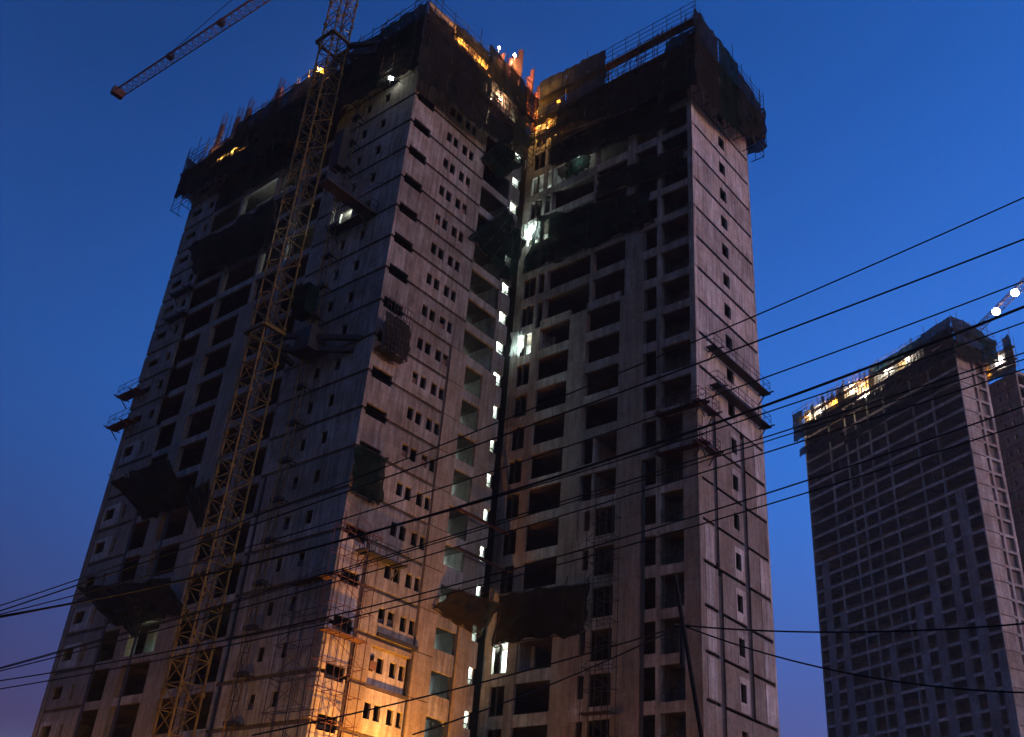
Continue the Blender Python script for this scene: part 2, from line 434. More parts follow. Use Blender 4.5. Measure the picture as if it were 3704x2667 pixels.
    def mk(mb):
        mb.bar((-.12, w0, -.42), (-.12, 14.05, -.42), .03); mb.bar((-.15, w0 + .4, -.72), (-.15, w0 + .55, -.3), .03)
    if n % 3: piece('stair_rail', 'steel', ('sr', w0), n, mk)
    # ---- face C
    piece('wall_panel', 'brown' if n > 5 else 'concrete', 'C0', n, lambda mb: Cf.box(mb, -1.5, -.66, -3, 0, -.25, 0))
    piece('spandrel', 'edge', 'C1', n, lambda mb: Cf.panel(mb, -.66, .76, -.25, .65, (), .2, -.02))
    piece('mullion', 'steel', 'C1', n, lambda mb: Cf.box(mb, -.06, .1, -2.35, -.25, -.2, -.05))
    piece('wall_panel', 'brown' if n > 5 else 'concrete', ('C2', n < 6), n, lambda mb: Cf.box(mb, .76, 1.62 if n >= 6 else 1.1, -3, 0, -.25, 0))
    wide = n >= 6
    if wide:
        cols = [(4.85, 6.55), (9.92, 12.15), (13.38, 13.74)]
        bays = [(1.62, 4.85), (6.55, 9.92), (12.15, 13.38)]
    else:
        cols = [(1.75, 1.95), (6.75, 6.95), (10.3, 11.1 if n < 4 else 12.1), (13.4, 13.74)]
        bays = [(1.1, 1.75), (1.95, 6.75), (6.95, 10.3), (11.1 if n < 4 else 12.1, 13.4)]
    for k, (a, b) in enumerate(cols):
        piece('column', 'brown' if (wide and k < 2) else 'concrete', ('C', k, wide, n < 4), n, lambda mb: Cf.box(mb, a, b, -3, 0, -.6, 0))
    for k, (a, b) in enumerate(bays):
        piece('spandrel', 'edge', ('C', k, wide, n < 4), n, lambda mb: Cf.box(mb, a, b, -.24, .6, -.22, -.012))
    if n >= 12:   # narrow windows beside the second bay
        piece('wall_panel', 'brown', 'C5', n, lambda mb: Cf.panel(mb, 6.56, 8.1, -2.4, -.24, [(7.15, 7.68, -1.8, -.26)], .2, -.04))
    elif n >= 10:
        piece('partition', 'concrete', 'C6', n, lambda mb: Cf.box(mb, 7.66, 7.85, -2.4, -.24, -3, -.1))
    # balcony bay at the right end
    bx = 16.35 if n < 10 else 15.6
    piece('balcony_parapet', 'edge', ('C', bx), n, lambda mb: Cf.box(mb, 13.74, bx, -.22, .45, -.18, -.006))
    piece('column', 'brown' if n >= 10 else 'concrete', ('Cr', bx), n, lambda mb: Cf.box(mb, bx, XD - .02, -3, 0, -.5, .0))
    def mk(mb):
        Cf.panel(mb, 13.6, 16.6, -2.92, -.12, [(15.55, 16.25, -2.9, -.9)], .15, -1.9)
        Cf.box(mb, 13.45, 13.6, -2.92, -.12, -1.9, -.61)
    piece('balcony_wall', 'inner', 0, n, mk)
    if n >= 9:
        def mk(mb):
            for z in (-1.55, -1.95): mb.bar(Cf.P(13.75, z, -.12), Cf.P(bx, z, -.12), .025)
            for s in (14.2, 14.9): mb.bar(Cf.P(s, -2.6, -.12), Cf.P(s, -1.4, -.12), .025)
        piece('balcony_railing', 'steel', ('r', bx), n, mk)
    # ---- face D
    dz = .45
    hw = [(21.0, 22.05, -2.17, -.95)]
    z0, z1 = -2.85, -.15
    piece('corner_pier', 'light' if n < 10 else 'brown', 'Dp', n, lambda mb: D.box(mb, 26.29, 26.52, -3.0, 0, -.3, .012), dz=dz)
    if n < 10:
        piece('wall_panel', 'light', 'D0', n, lambda mb: D.panel(mb, YC + .01, 26.28, z0, z1, hw), dz=dz)
    else:
        g0 = (18.5, 19.02) if n < 14 else (18.76, 19.36)
        piece('wall_panel', 'brown', ('D1', g0), n, lambda mb: D.panel(mb, YC + .01, g0[0], z0, z1 + .08), dz=dz)
        g1 = (22.66, 23.26) if n != 17 else (22.66, 22.7)
        piece('wall_panel', 'brown', ('D2', g0, g1), n, lambda mb: D.panel(mb, g0[1], g1[0], z0, z1 + .08, [(21.25, 22.02, -2.15, -.95)]), dz=dz)
        piece('wall_panel', 'brown', ('D3', g1), n, lambda mb: D.panel(mb, g1[1], 26.28, z0, z1 + .08), dz=dz)
        if n in (10, 13, 14, 15, 16, 18, 19):
            piece('facade_panel', 'light', 'D4', n, lambda mb: D.panel(mb, 17.1, 18.25, -2.8, -.2, (), .03, .035), dz=dz)
        if n in (10, 11, 13, 14, 15, 16, 18, 20):
            piece('facade_panel', 'light', 'D5', n, lambda mb: D.panel(mb, 24.8, 26.26, -2.8, -.2, (), .03, .035), dz=dz)
        if n in (10, 11, 13, 14, 15, 16, 18, 19):
            piece('facade_panel', 'light', 'D6', n, lambda mb: D.panel(mb, 21.1, 22.45, -2.8, -.5, [(21.25, 22.02, -2.15, -.95)], .03, .035), dz=dz)
rb = random.Random(5)
for n in range(1, 19):
    for a, b in ((4.22, 4.78), (5.06, 5.64), (6.22, 6.8), (7.08, 7.6)):
        if rb.random() < .2:
            zc = rb.uniform(-1.95, -1.35)
            piece('window_board', 'board' if rb.random() < .6 else 'dark_grey', ('wb', a, round(zc, 1)), n, lambda mb: B.box(mb, a + .01, b - .01, -1.99, zc, -.16, -.12))
    for a, b in ((-4.0, -3.28), (-6.32, -5.62)):
        if n != 4 and rb.random() < .25: piece('window_board', 'dark_grey', ('wa', a), n, lambda mb: A.box(mb, a + .01, b - .01, -1.97, -1.5, -.16, -.12))
# walls behind the open floors, the shaft and the far sides
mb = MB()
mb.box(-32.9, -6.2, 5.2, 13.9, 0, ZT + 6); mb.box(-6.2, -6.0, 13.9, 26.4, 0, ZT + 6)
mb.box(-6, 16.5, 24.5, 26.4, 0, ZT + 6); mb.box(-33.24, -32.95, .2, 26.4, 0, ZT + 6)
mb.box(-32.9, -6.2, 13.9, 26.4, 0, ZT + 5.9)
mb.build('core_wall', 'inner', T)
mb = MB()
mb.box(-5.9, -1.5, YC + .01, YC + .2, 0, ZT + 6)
mb.build('shaft_wall', 'cable', T)  # black colour stands in for the shade inside the shaft
mb = MB()
for a, b in (((-2.6, 14.7, 1), (-2.6, 14.7, ZT + 3)), ((-2.9, 15.2, 1), (-2.9, 15.2, ZT + 3))): mb.bar(a, b, .16, 8)
mb.build('riser_pipe', 'cable', T)  # coloured black as well, so the pipes sink into the painted shade
# dark strips set in the facade grooves, their shade put into the colour
for f, s0, s1, za, zb in ((B, 7.64, 7.86, Z(8) - .1, Z(15.95)), (B, 7.68, 7.87, Z(16.1), 1), (B, 2.32, 2.64, Z(14) - .2, Z(16.6)), (B, 2.32, 2.64, Z(17.1), 1),
                          (B, 11.74, 12.0, Z(15) - .1, 1), (D, 18.52, 19.0, Z(9.4), Z(13.7)), (D, 18.78, 19.34, Z(14), 1), (D, 22.68, 23.24, Z(10), Z(16.8)),
                          (A, -32.58, -32.37, Z(9) - .2, 1), (A, -9.78, -9.37, Z(12) - .2, 1)):
    mb = MB(); f.box(mb, s0, s1, zb, za, -.3, -.12); mb.build('groove_shade_strip', 'dark_grey', T)
for s in (-26.6, -21.6, 12.35):   # dark strips stand in for shaded gaps beside the lower openings
    mb = MB(); (A if s < 0 else Cf).box(mb, s - .14, s + .14, 1, Z(11.2), -.1, .03); mb.build('groove_shade_strip', 'dark_grey', T)

# lamps in the stairwell (a tube under every ceiling, one lamp each) and in lit rooms
tube = MB(); tube.bar((-1.0, 13.2, -1.72), (-1.0, 13.8, -1.72), .05, 6)
tme = tube.mesh('lamp_tube')
for n in range(-1, 20):
    if n == 2: continue
    e = 210 if n not in (-1, 0, 3) else 70
    link('lamp_tube', tme, 'white', T, (0, 0, Z(n)))
    lamp('stair_light', (-.9, 13.45, Z(n) - 2.0), e, WHITE, .2, T)
for n, e in ((2, 14), (4, 24), (5, 26), (6, 22), (7, 30), (8, 55), (9, 40), (10, 42), (11, 70), (12, 20), (13, 90), (14, 80), (15, 60), (16, 40), (17, 40), (18, 40)):
    lamp('room_light', (-2.3, 11.6, Z(n) - 2.6), e * 4.5, TEAL, .1, T, 'SPOT', (-1, -.15, .55), 125)
for n, e in ((0, 40), (2, 900), (6, 220), (15, 500)):
    lamp('window_light', (0.0, YC + .9, Z(n) - .9), e, WHITE, .25, T)
    mb = MB(); Cf.box(mb, -1.4, 1.9, -2.9, -.13, -1.9, -1.7); Cf.box(mb, 1.5, 1.6, -2.9, -.13, -2.0, -.3)
    mb.build('room_wall', 'room', T, (0, 0, Z(n)))
for x0, x1, n, e, mt in ((-22.9, -17.6, 1, 55, 'room'), (-22.6, -18.8, 15, 40, 'room')):
    mb = MB(); A.box(mb, x0, x1, -2.9, -.45, -1.6, -1.4); mb.build('room_wall', mt, T, (0, 0, Z(n)))
    lamp('room_light', ((x0 + x1) / 2 + .8, .7, Z(n) - 2.5), e, TEAL if n == 1 else (.75, 1, .72), .15, T)
lamp('window_light', (-6.2, 1.0, Z(4) - .5), 420, WHITE, .2, T)
mb = MB(); A.box(mb, -7.6, -5, -2.9, -.13, -2.2, -2.0); A.box(mb, -5.1, -5, -2.9, -.13, -2.0, -.25); mb.build('room_wall', 'room', T, (0, 0, Z(4)))

# formwork and rebar on the roof edges
for f, a, b, z0, z1, k in ((A, -33, 0, Z(-2), Z(-2) + 1.2, 16), (B, 0, 14, Z(-2), Z(-2) + 2.4, 7), (Cf, 0, 16.8, Z(-2), Z(-2) + 1.0, 8), (D, YC, 26.5, Z(-2), Z(-2) + 2.0, 5)):
    for i in range(k):
        s0 = a + (b - a) * i / k; s1 = a + (b - a) * (i + 1) / k - .05
        up = 1.0 if f is A and s0 < -26 else 0
        mb = MB(); f.box(mb, s0, s1, z0 + .1, z1 + up + random.uniform(-.15, .2), -.15, -.05)
        mb.build('formwork_board', 'ply', T)

# ------------------------------------------------------------------ screens round the top floors
def screen(label, f, s0, s1, segs, posts_z, rail_top, d=1.4, mat='net', gaps=(), step=1.8, boards=()):
    """scaffold screen: posts, ledgers, planks and hung nets"""
    t = thing('scaffold_screen', label, 'scaffold', f.P((s0 + s1) / 2, posts_z[0], d))
    L0 = t.location
    loc = lambda p: Vector(p) - L0
    k = max(2, round((s1 - s0) / step))
    for i in range(k + 1):
        s = s0 + (s1 - s0) * i / k
        mb = MB(); ex = random.choice((0, 0, .3, 1.3)) if i % 3 == 1 else random.uniform(0, .25)
        mb.bar(loc(f.P(s, posts_z[0], d - .08)), loc(f.P(s, rail_top + ex, d - .08)), .035)
        mb.bar(loc(f.P(s, posts_z[0], d - .9)), loc(f.P(s, rail_top - .4, d - .9)), .035)
        mb.bar(loc(f.P(s, posts_z[0] + .1, .0)), loc(f.P(s, posts_z[0] + .1, d)), .04)
        mb.build('post', 'steel', t)
    z = posts_z[0]
    while z < rail_top + .01:
        mb = MB(); mb.bar(loc(f.P(s0, z, d - .1)), loc(f.P(s1, z, d - .1)), .03); mb.build('rail', 'steel', t)
        z += .6
    for z in boards:
        mb = MB(); f_ = f; p = [loc(f.P(s, zz, dd)) for s, zz, dd in ((s0, z, d - .95), (s1, z, d - .95), (s1, z, d - .12), (s0, z, d - .12), (s0, z + .07, d - .95), (s1, z + .07, d - .95), (s1, z + .07, d - .12), (s0, z + .07, d - .12))]
        mb.hexa(p); mb.build('plank_deck', 'board', t)
    for j, (a, b, za0, za1, zb0, zb1, mt) in enumerate(segs):
        mb = MB()
        sheet(mb, loc(f.P(a, za0, d)), loc(f.P(b, zb0, d)), loc(f.P(b, zb1, d + .03)), loc(f.P(a, za1, d + .03)), max(3, int((b - a) * 2.2)), 10, amp=.10, nrm=f.n, seed=j * 2.7 + s0)
        mb.build('net', mt or mat, t)
    return t

scrA = screen('long black netted scaffold screen wrapping the roof edge of the left wing', A, -34.6, 1.4,
    [(-34.6, -31.8, 68.6, 71.9, 68.2, 72.0, None), (-31.8, -25.6, 68.2, 71.6, 67.4, 72.7, None), (-25.6, -18, 67.4, 74.2, 66.6, 74.1, None), (-18, -10, 66.6, 74.1, 66.3, 74.0, None),
     (-10, -3.4, 66.3, 73.8, 66.0, 73.8, None), (-3.4, -2.0, 67.8, 73.8, 67.8, 73.8, None), (-3.4, -2.0, 65.9, 66.9, 65.9, 66.9, None), (-2, 1.4, 66.0, 73.8, 65.4, 73.6, None)],
    (67.0, 0), 75.2, boards=(69.6, 72.2))
screenAL = screen('short end piece of scaffold screen at the far left roof corner', Face((-33.24, 0, 0), (0, -1, 0), (-1, 0, 0)), -6.0, 1.3,
    [(-6, 1.3, 69.2, 74.6, 69.6, 74.4, None)], (69.2, 0), 75.6, d=1.3, boards=(70.2, 72.6))
scrB = screen('dark netted scaffold screen with lit gaps facing the inner corner', B, -1.4, 14.0,
    [(-1.3, 2.2, 65.0, 73.2, 65.0, 73.0, None), (2.2, 6.9, 65.0, 72.0, 64.9, 72.0, None), (2.2, 6.9, 72.9, 74.2, 73.0, 74.6, 'netw'), (6.9, 7.4, 64.9, 71.8, 65.2, 71.6, None), (7.4, 10.9, 65.2, 67.7, 66.0, 68.3, None),
     (6.6, 11, 71.9, 75.6, 71.0, 75.2, None), (10.9, 14, 66.2, 71, 68.5, 71, 'netw'), (11, 14, 71, 75.2, 71, 74.6, None)],
    (66.2, 0), 75.4, boards=(69.3, 71.8))
scrC = screen('open scaffold screen with bare railings along the front roof of the right wing', Cf, 0.3, 18.2,
    [(.5, 3.9, 72.4, 78.4, 72.5, 78.2, 'netb'), (3.9, 8.6, 72.5, 78.2, 72.6, 77.9, 'netb'), (9.0, 15, 68.6, 73.2, 68.4, 73.0, None), (15, 18.2, 68.2, 74.5, 67.4, 74.6, None), (3, 9, 71.0, 73.0, 69.0, 73.0, None)],
    (69.0, 0), 78.0, boards=(71.2, 73.4, 76.0), step=1.5)
scrD = screen('black green netted scaffold screen hung round the end of the right wing', D, YC - 1.5, 27.2,
    [(YC - 1.5, 19, 67.2, 76.9, 67.0, 76.6, None), (19, 22.6, 67.0, 76.8, 67.6, 76.5, 'netg'), (22.6, 25.2, 67.6, 76.0, 69.0, 75.6, None), (25.2, 27.2, 69.6, 75.6, 71.0, 74.6, None)],
    (68.4, 0), 77.3, boards=(71.0, 73.8))
scrD2 = screen('narrow open scaffold end at the far right roof corner', Face((0, 26.5, 0), (1, 0, 0), (0, 1, 0)), 10, 18.2,
    [(10, 18.2, 70.0, 76.0, 70.2, 75.4, None)], (70.2, 0), 77.0, boards=(71.2, 73.8))

def clutter(parent, f, s0, s1, z0, z1, d0, d1, k, seed, r=.03):
    rnd = random.Random(seed); L0 = Vector(parent.location); mb = MB()
    for i in range(k):
        s, z, d = rnd.uniform(s0, s1), rnd.uniform(z0, z1), rnd.uniform(d0, d1)
        if rnd.random() < .55: mb.bar(f.P(s, z, d) - L0, f.P(s + rnd.uniform(-.08, .08), min(z1, z + rnd.uniform(.8, 2.2)), d) - L0, r * rnd.uniform(.7, 1.6))
        elif rnd.random() < .7: mb.bar(f.P(s, z, d) - L0, f.P(min(s1, s + rnd.uniform(.8, 2.6)), z + rnd.uniform(-.05, .05), d) - L0, r * rnd.uniform(.7, 1.5))
        else: mb.bar(f.P(s, z, d) - L0, f.P(min(s1, s + rnd.uniform(.5, 1.6)), min(z1, z + rnd.uniform(.6, 1.5)), d) - L0, r)
    o = mb.build('tube_clutter', 'rust', parent); o['kind'] = 'stuff'
clutter(scrB, B, 2.0, 7.2, 71.4, 74.6, .2, 1.3, 110, 1)
clutter(scrB, B, 7.2, 11.2, 67.4, 71.6, .2, 1.3, 120, 2, .04)
clutter(scrB, B, 9.0, 14.0, 73.0, 77.0, -1.5, 1.2, 70, 3)
clutter(scrA, A, -33.6, -25.6, 71.0, 74.2, .2, 1.3, 90, 4)
clutter(scrA, A, -25, 0, 73.6, 75.4, .1, 1.3, 120, 5)
clutter(scrC, Cf, 0, 8, 69.0, 74.0, .2, 1.3, 120, 6)
clutter(scrC, Cf, 7, 18, 72.6, 76.6, -.6, 1.3, 170, 7)
# nets hung against the walls below the screens
def hang(name, label, mat, corners, nrm, amp=.15, sag=(0, 0, 0), nu=26, nv=10, seed=0, frame=True, cat='safety net'):
    cs = [Vector(c) for c in corners]
    t = thing(name, label, cat, cs[0])
    mb = MB(); sheet(mb, *[c - cs[0] for c in cs], nu, nv, sag, amp, nrm, seed); mb.build('net', mat, t)
    if frame:
        if 'catch' in name:
            for i in range(5):
                u = (i + .15) / 4.3; p0 = cs[0].lerp(cs[1], u); p1 = cs[3].lerp(cs[2], u); dd = (p1 - p0)
                mb = MB(); mb.bar(p0 - cs[0], p0 + dd * random.uniform(1.02, 1.2) - cs[0], .04); mb.build('strut', 'steel', t)
        for i in range(2):
            mb = MB(); a, b = ((0, 1), (3, 2))[i]; mb.bar(cs[a] - cs[0], cs[b] - cs[0], .035); mb.build('edge_rope' if i else 'edge_pole', 'steel', t)
    return t
hang('safety_net', 'black net draped over the top left bays under the roof screen', 'net', [(-27.6, -.25, 64.4), (-10.5, -.3, 64.5), (-8.5, -.5, 67.6), (-27.8, -.3, 68.0)], (0, -1, 0), .1, seed=1)
hang('safety_net', 'torn black net bunched across the left bays two floors below the lit bay', 'net', [(-27.0, -.7, 56.2), (-15.7, -.5, 54.5), (-16.6, -.5, 60.9), (-28.6, -1.3, 59.6)], (0, -1, 0), .28, (0, -.6, 0), seed=2)
hang('catch_net', 'broad brown catch net slung halfway up the left wing', 'netb', [(-25.2, -.1, 31.2), (-18.0, -.1, 31.0), (-20.6, -1.9, 34.9), (-28.6, -1.9, 34.7)], (0, -1, 0), .22, (0, -.3, -.7), seed=3)
hang('catch_net', 'small dark catch net flap beside the crane halfway up the left wing', 'net', [(-16.9, -.1, 28.9), (-15.3, -.1, 28.9), (-14.9, -1.2, 32.0), (-17.9, -1.2, 31.4)], (0, -1, 0), .15, seed=4)
hang('catch_net', 'ragged catch net with spiky poles low on the left wing', 'netb', [(-25.2, -.1, 22.4), (-15.4, -.1, 22.0), (-16.4, -1.6, 24.4), (-29.3, -1.6, 25.6)], (0, -1, 0), .25, (0, 0, -.6), seed=5)
hang('catch_net', 'drooping corner of net below the ragged low net on the left wing', 'net', [(-22.0, -.2, 21.2), (-21.2, -.2, 21.2), (-20.2, -1.0, 23.0), (-24.0, -1.0, 23.2)], (0, -1, 0), .2, seed=6)
hang('catch_net', 'green triangular net slung at the inner corner below the roof screen', 'netg', [(8.4, 8.4, 63.4), (11.2, 11.3, 62.6), (.4, 13.0, 65.4), (.3, 9.4, 65.9)][0:0] or [(.15, 8.4, 63.5), (.2, 11.2, 62.9), (1.3, 12.8, 65.6), (1.5, 9.4, 65.9)], (1, 0, 0), .15, seed=7)
hang('catch_net', 'large green pointed net slung at the inner corner above the lit stair windows', 'netg', [(.1, 8.2, 54.6), (.3, 13.8, 52.9), (1.6, 13.6, 57.0), (1.3, 11.0, 59.2)], (1, 0, 0), .18, seed=8)
hang('catch_net', 'dark green net stretched along the right wing beside the brightest window', 'netg', [(-.7, YC - .2, 56.0), (13.2, YC - .2, 55.6), (13.2, YC - 1.0, 58.4), (1.0, YC - 1.0, 61.2)], (0, -1, 0), .2, seed=9)
hang('safety_net', 'black net stretched over the open floor below the right wing roof', 'net', [(1.6, YC - .25, 67.6), (14.8, YC - .25, 65.6), (14.8, YC - .35, 68.6), (1.6, YC - .35, 71.2)], (0, -1, 0), .1, seed=10)
hang('safety_net', 'dark net covering the right wing bays above the green net', 'net', [(7.2, YC - .2, 61.2), (16.2, YC - .2, 60.0), (16.0, YC - .3, 62.4), (7.4, YC - .3, 63.4)], (0, -1, 0), .12, seed=11)
hang('safety_net', 'green lit curtain of net in the opening beside the bright corner window', 'netg', [(3.4, YC - .05, 65.3), (6.2, YC - .05, 65.2), (6.2, YC - .05, 67.3), (3.4, YC - .05, 67.4)], (0, -1, 0), .1, seed=12, frame=False)
lamp('sheet_light', (4.9, YC + .5, 66.5), 60, TEAL, .1)
hang('catch_net', 'low olive catch net under the lit stair windows in the inner corner', 'netb', [(.1, 8.9, 22.9), (.1, 14.0, 22.2), (1.5, 14.6, 24.6), (1.5, 9.6, 24.2)], (1, 0, 0), .15, (.2, 0, -.5), seed=13)
hang('catch_net', 'low olive catch net reaching from the inner corner along the right wing', 'netb', [(-.8, YC - .1, 22.4), (7.6, YC - .1, 22.2), (9.0, YC - 1.3, 25.2), (.9, YC - 1.4, 25.6)], (0, -1, 0), .18, (0, 0, -.6), seed=14)
hang('safety_net', 'dark green tarpaulin sheet hung on the corner of the left wing', 'netg', [(.35, -.12, 28.1), (.4, 2.75, 28.1), (.35, 2.75, 31.6), (.3, -.1, 31.5)], (1, 0, 0), .12, seed=15)

hang('plastic_sheet', 'glowing white plastic sheet over the brightest window of the right wing', 'plastic', [(-1.1, YC - .1, 59.9), (.95, YC - .1, 59.6), (.95, YC - .12, 61.8), (-1.2, YC - .12, 62.0)], (0, -1, 0), .1, seed=21, frame=False, cat='sheet')
hang('plastic_sheet', 'dull grey lit plastic sheet over a window lower down the right wing corner', 'plastic', [(-1.45, YC - .1, 47.5), (-.1, YC - .1, 47.4), (-.1, YC - .12, 49.7), (-1.5, YC - .12, 50.0)], (0, -1, 0), .1, seed=22, frame=False, cat='sheet')
lamp('sheet_light', (-.2, YC - .6, 60.6), 190, WHITE, .15)  # unseen lamp added in front to brighten the plastic sheet
lamp('sheet_light', (-.9, YC - .9, 48.2), 45, WHITE, .15)  # second added lamp, brightens the sheet lower down
# ------------------------------------------------------------------ platforms on the facades
def platform(name, label, f, s0, s1, z, depth=1.3, rail=1.1, mat='steel', mesh_net=False, step=1.1, brackets=True):
    t = thing(name, label, 'platform', f.P((s0 + s1) / 2, z, depth / 2))
    L0 = Vector(t.location); q = lambda s, zz, d: f.P(s, zz, d) - L0
    mb = MB(); mb.hexa([q(*p) for p in ((s0, z, .1), (s1, z, .1), (s1, z, depth), (s0, z, depth), (s0, z + .09, .1), (s1, z + .09, .1), (s1, z + .09, depth), (s0, z + .09, depth))]); mb.build('deck', mat, t)
    mb = MB()
    k = max(2, round((s1 - s0) / step))
    for i in range(k + 1):
        s = s0 + (s1 - s0) * i / k
        for zz in ((z + .09, z + rail),): mb.bar(q(s, zz[0], depth - .04), q(s, zz[1], depth - .04), .022)
        if i < k and i % 2 == 0: mb.bar(q(s, z + .1, depth - .04), q(s + (s1 - s0) / k, z + rail * .95, depth - .04), .014)
    for h in (.5, 1.0): mb.bar(q(s0, z + .09 + (rail - .09) * h, depth - .04), q(s1, z + .09 + (rail - .09) * h, depth - .04), .022)
    for s in (s0, s1):
        for h in (.5, 1.0): mb.bar(q(s, z + .09 + (rail - .09) * h, .1), q(s, z + .09 + (rail - .09) * h, depth - .04), .022)
    mb.build('railing', mat, t)
    if brackets:
        for s in (s0 + .5, s1 - .5) if s1 - s0 > 2.5 else ((s0 + s1) / 2,):
            mb = MB(); mb.bar(q(s, z - .08, -.05), q(s, z - .08, depth + .5), .06); mb.bar(q(s, z - .9, 0), q(s, z - .1, depth - .2), .05); mb.build('bracket', mat, t)
    return t
platform('hanging_platform', 'long dark steel platform with railings, upper of two on the right end wall', D, 17.7, 26.6, 43.0, .85)
platform('hanging_platform', 'long dark steel platform with railings, lower of two on the right end wall', D, 18.1, 26.4, 39.9, .85)
for k, z in enumerate((37.3, 34.1)):
    nm = ('upper', 'lower')[k]
    platform('corner_platform', 'rusty red platform under the balconies at the right wing corner, %s of two' % nm, Cf, 13.7, 17.9, z, .7, 1.0, 'red')
    platform('side_platform', 'short rusty red platform turning the right wing corner, %s of two' % nm, D, YC - .9, 18.4, z + .1, .7, 1.1, 'red')
platform('cantilever_platform', 'rusty railed platform jutting out left from the left wing edge, upper of two', A, -34.4, -31.0, 44.9, 1.1, 1.2, 'rust')
platform('cantilever_platform', 'rusty railed platform jutting out left from the left wing edge, lower of two', A, -34.5, -31.0, 41.7, 1.1, 1.2, 'rust')
platform('ledge_platform', 'small ledge platform below the third narrow window on the left wing', A, -30.6, -27.4, 55.1, .7, .3, 'steel')
platform('ledge_platform', 'small ledge platform one floor below the other ledge on the left wing', A, -30.3, -27.2, 52.1, .7, .3, 'steel')
platform('work_platform', 'grey railed platform below the slim windows of the left wing corner', B, 1.4, 5.4, 24.5, .9, 1.0, 'dark_grey')
platform('window_platform', 'dark platform under the single lit window of the left wing', A, -7.0, -2.6, 52.3, 1.0, .5, 'steel')
t = thing('loading_platform', 'dark steel gangway jutting far out of the left wing above its single lit window', 'platform', (-2.7, 0, 52.6))
mb = MB(); mb.box(-.55, .55, -5.2, .1, -.15, 0); mb.build('deck', 'steel', t)
mb = MB()
for sx in (-.5, .5):
    for zz in (.55, 1.1): mb.bar((sx, -5.2, zz), (sx, 0, zz), .03)
    for i in range(6): mb.bar((sx, -5.2 + i * 1.04, 0), (sx, -5.2 + i * 1.04, 1.1), .03); mb.bar((sx, -5.2 + i * 1.0, 0), (sx, -4.2 + i * .84, 1.1), .02)
mb.build('railing', 'steel', t)
mb = MB(); mb.bar((-.5, -4.8, 0), (-.5, 0, 3.2), .03); mb.bar((.5, -4.8, 0), (.5, 0, 3.2), .03); mb.build('stay_cable', 'steel', t)
# mesh cage over one corner slot
t = thing('mesh_cage', 'grey wire mesh cage box hung over a slot on the left wing corner', 'cage', (0.5, .9, 39.2))
mb = MB()
for i in range(9):
    y = -.9 + 2.6 * i / 8 
    mb.bar((.5, y, 0), (.5, y, 4.2), .02); mb.bar((-.3, y, 0), (.5, y, 0), .02)
for j in range(9): mb.bar((.5, -.9, .52 * j), (.5, 1.7, .52 * j), .02)
mb.build('cage_bars', 'steel', t)
mb = MB(); sheet(mb, (.45, -.9, 0), (.45, 1.7, 0), (.45, 1.7, 3.0), (.45, -.9, 3.0), 10, 8, (0, 0, 0), .06, (1, 0, 0), 3); sheet(mb, (-.4, -.9, 0), (-.4, 1.7, 0), (.45, 1.7, .05), (.45, -.9, .05), 8, 4, (0, 0, -.3), .08, (0, 0, 1), 5)
mb.build('net', 'net', t)
t = thing('red_beam', 'thin rusty beam lying across the inner corner, upper of two', 'beam', (0.5, 12.5, 30.6), group=None)
mb = MB(); mb.bar((0, -2.4, 0), (0, 3.2, 0), .12); mb.bar((-.4, -2.4, 0), (.1, -2.4, 0), .08); mb.build('beam', 'red', t)
t = thing('red_beam', 'thin rusty beam lying across the inner corner, lower of two', 'beam', (0.5, 12.5, 27.7))
mb = MB(); mb.bar((0, -2.0, 0), (0, 3.2, 0), .12); mb.bar((-.4, -2.0, 0), (.1, -2.0, 0), .08); mb.build('beam', 'red', t)

# scaffold towers
def scaffold(label, f, s0, s1, d0, d1, z0, z1, lift=1.8, mat='rust', r=.026):
    t = thing('scaffold_tower', label, 'scaffold', f.P((s0 + s1) / 2, z0, (d0 + d1) / 2))
    L0 = Vector(t.location); q = lambda s, z, d: f.P(s, z, d) - L0
    k = max(1, round((s1 - s0) / 1.3)); S = [s0 + (s1 - s0) * i / k for i in range(k + 1)]
    for s in S:
        for d in (d0, d1): mb = MB(); mb.bar(q(s, z0, d), q(s + random.uniform(-.1, .1), z1 + random.uniform(-.3, .8), d), r); mb.build('standard', mat, t)
    z = z0; i = 0
    while z < z1:
        mb = MB()
        for d in (d0, d1): mb.bar(q(s0 - .2, z + random.uniform(-.08, .08), d), q(s1 + .2, z + random.uniform(-.08, .08), d), r)
        for s in S: mb.bar(q(s, z, d0), q(s, z, d1), r)
        mb.build('ledger', mat, t)
        mb = MB(); a, b = (s0, s1) if i % 2 else (s1, s0)
        mb.bar(q(a, z, d1), q(b, min(z + lift, z1), d1), r * .8)
        if random.random() < .5: mb.bar(q(b, z, d1), q(a, z + lift * .9, d1), r * .8)
        mb.build('brace', mat, t)
        if i % 12 == 11:
            mb = MB(); mb.hexa([q(*p) for p in ((s0, z + .03, d0), (s1, z + .03, d0), (s1, z + .03, d1), (s0, z + .03, d1), (s0, z + .08, d0), (s1, z + .08, d0), (s1, z + .08, d1), (s0, z + .08, d1))])
            mb.build('plank_deck', 'board', t)
        z += lift; i += 1
    return t
scaffold('thin scaffold tower climbing the orange lit corner of the left wing', B, -.7, 2.6, .25, 1.1, 0, 25.5, 1.7)
scaffold('thin scaffold wrapped round the shaded side of the left wing corner', A, -3.0, .6, .3, 1.1, 0, 22.5, 2.0, 'steel')
scaffold('narrow ladder scaffold standing before the second bay of the right wing', Cf, 8.4, 10.6, .35, 1.2, 0, 31.0, 1.5, 'steel')

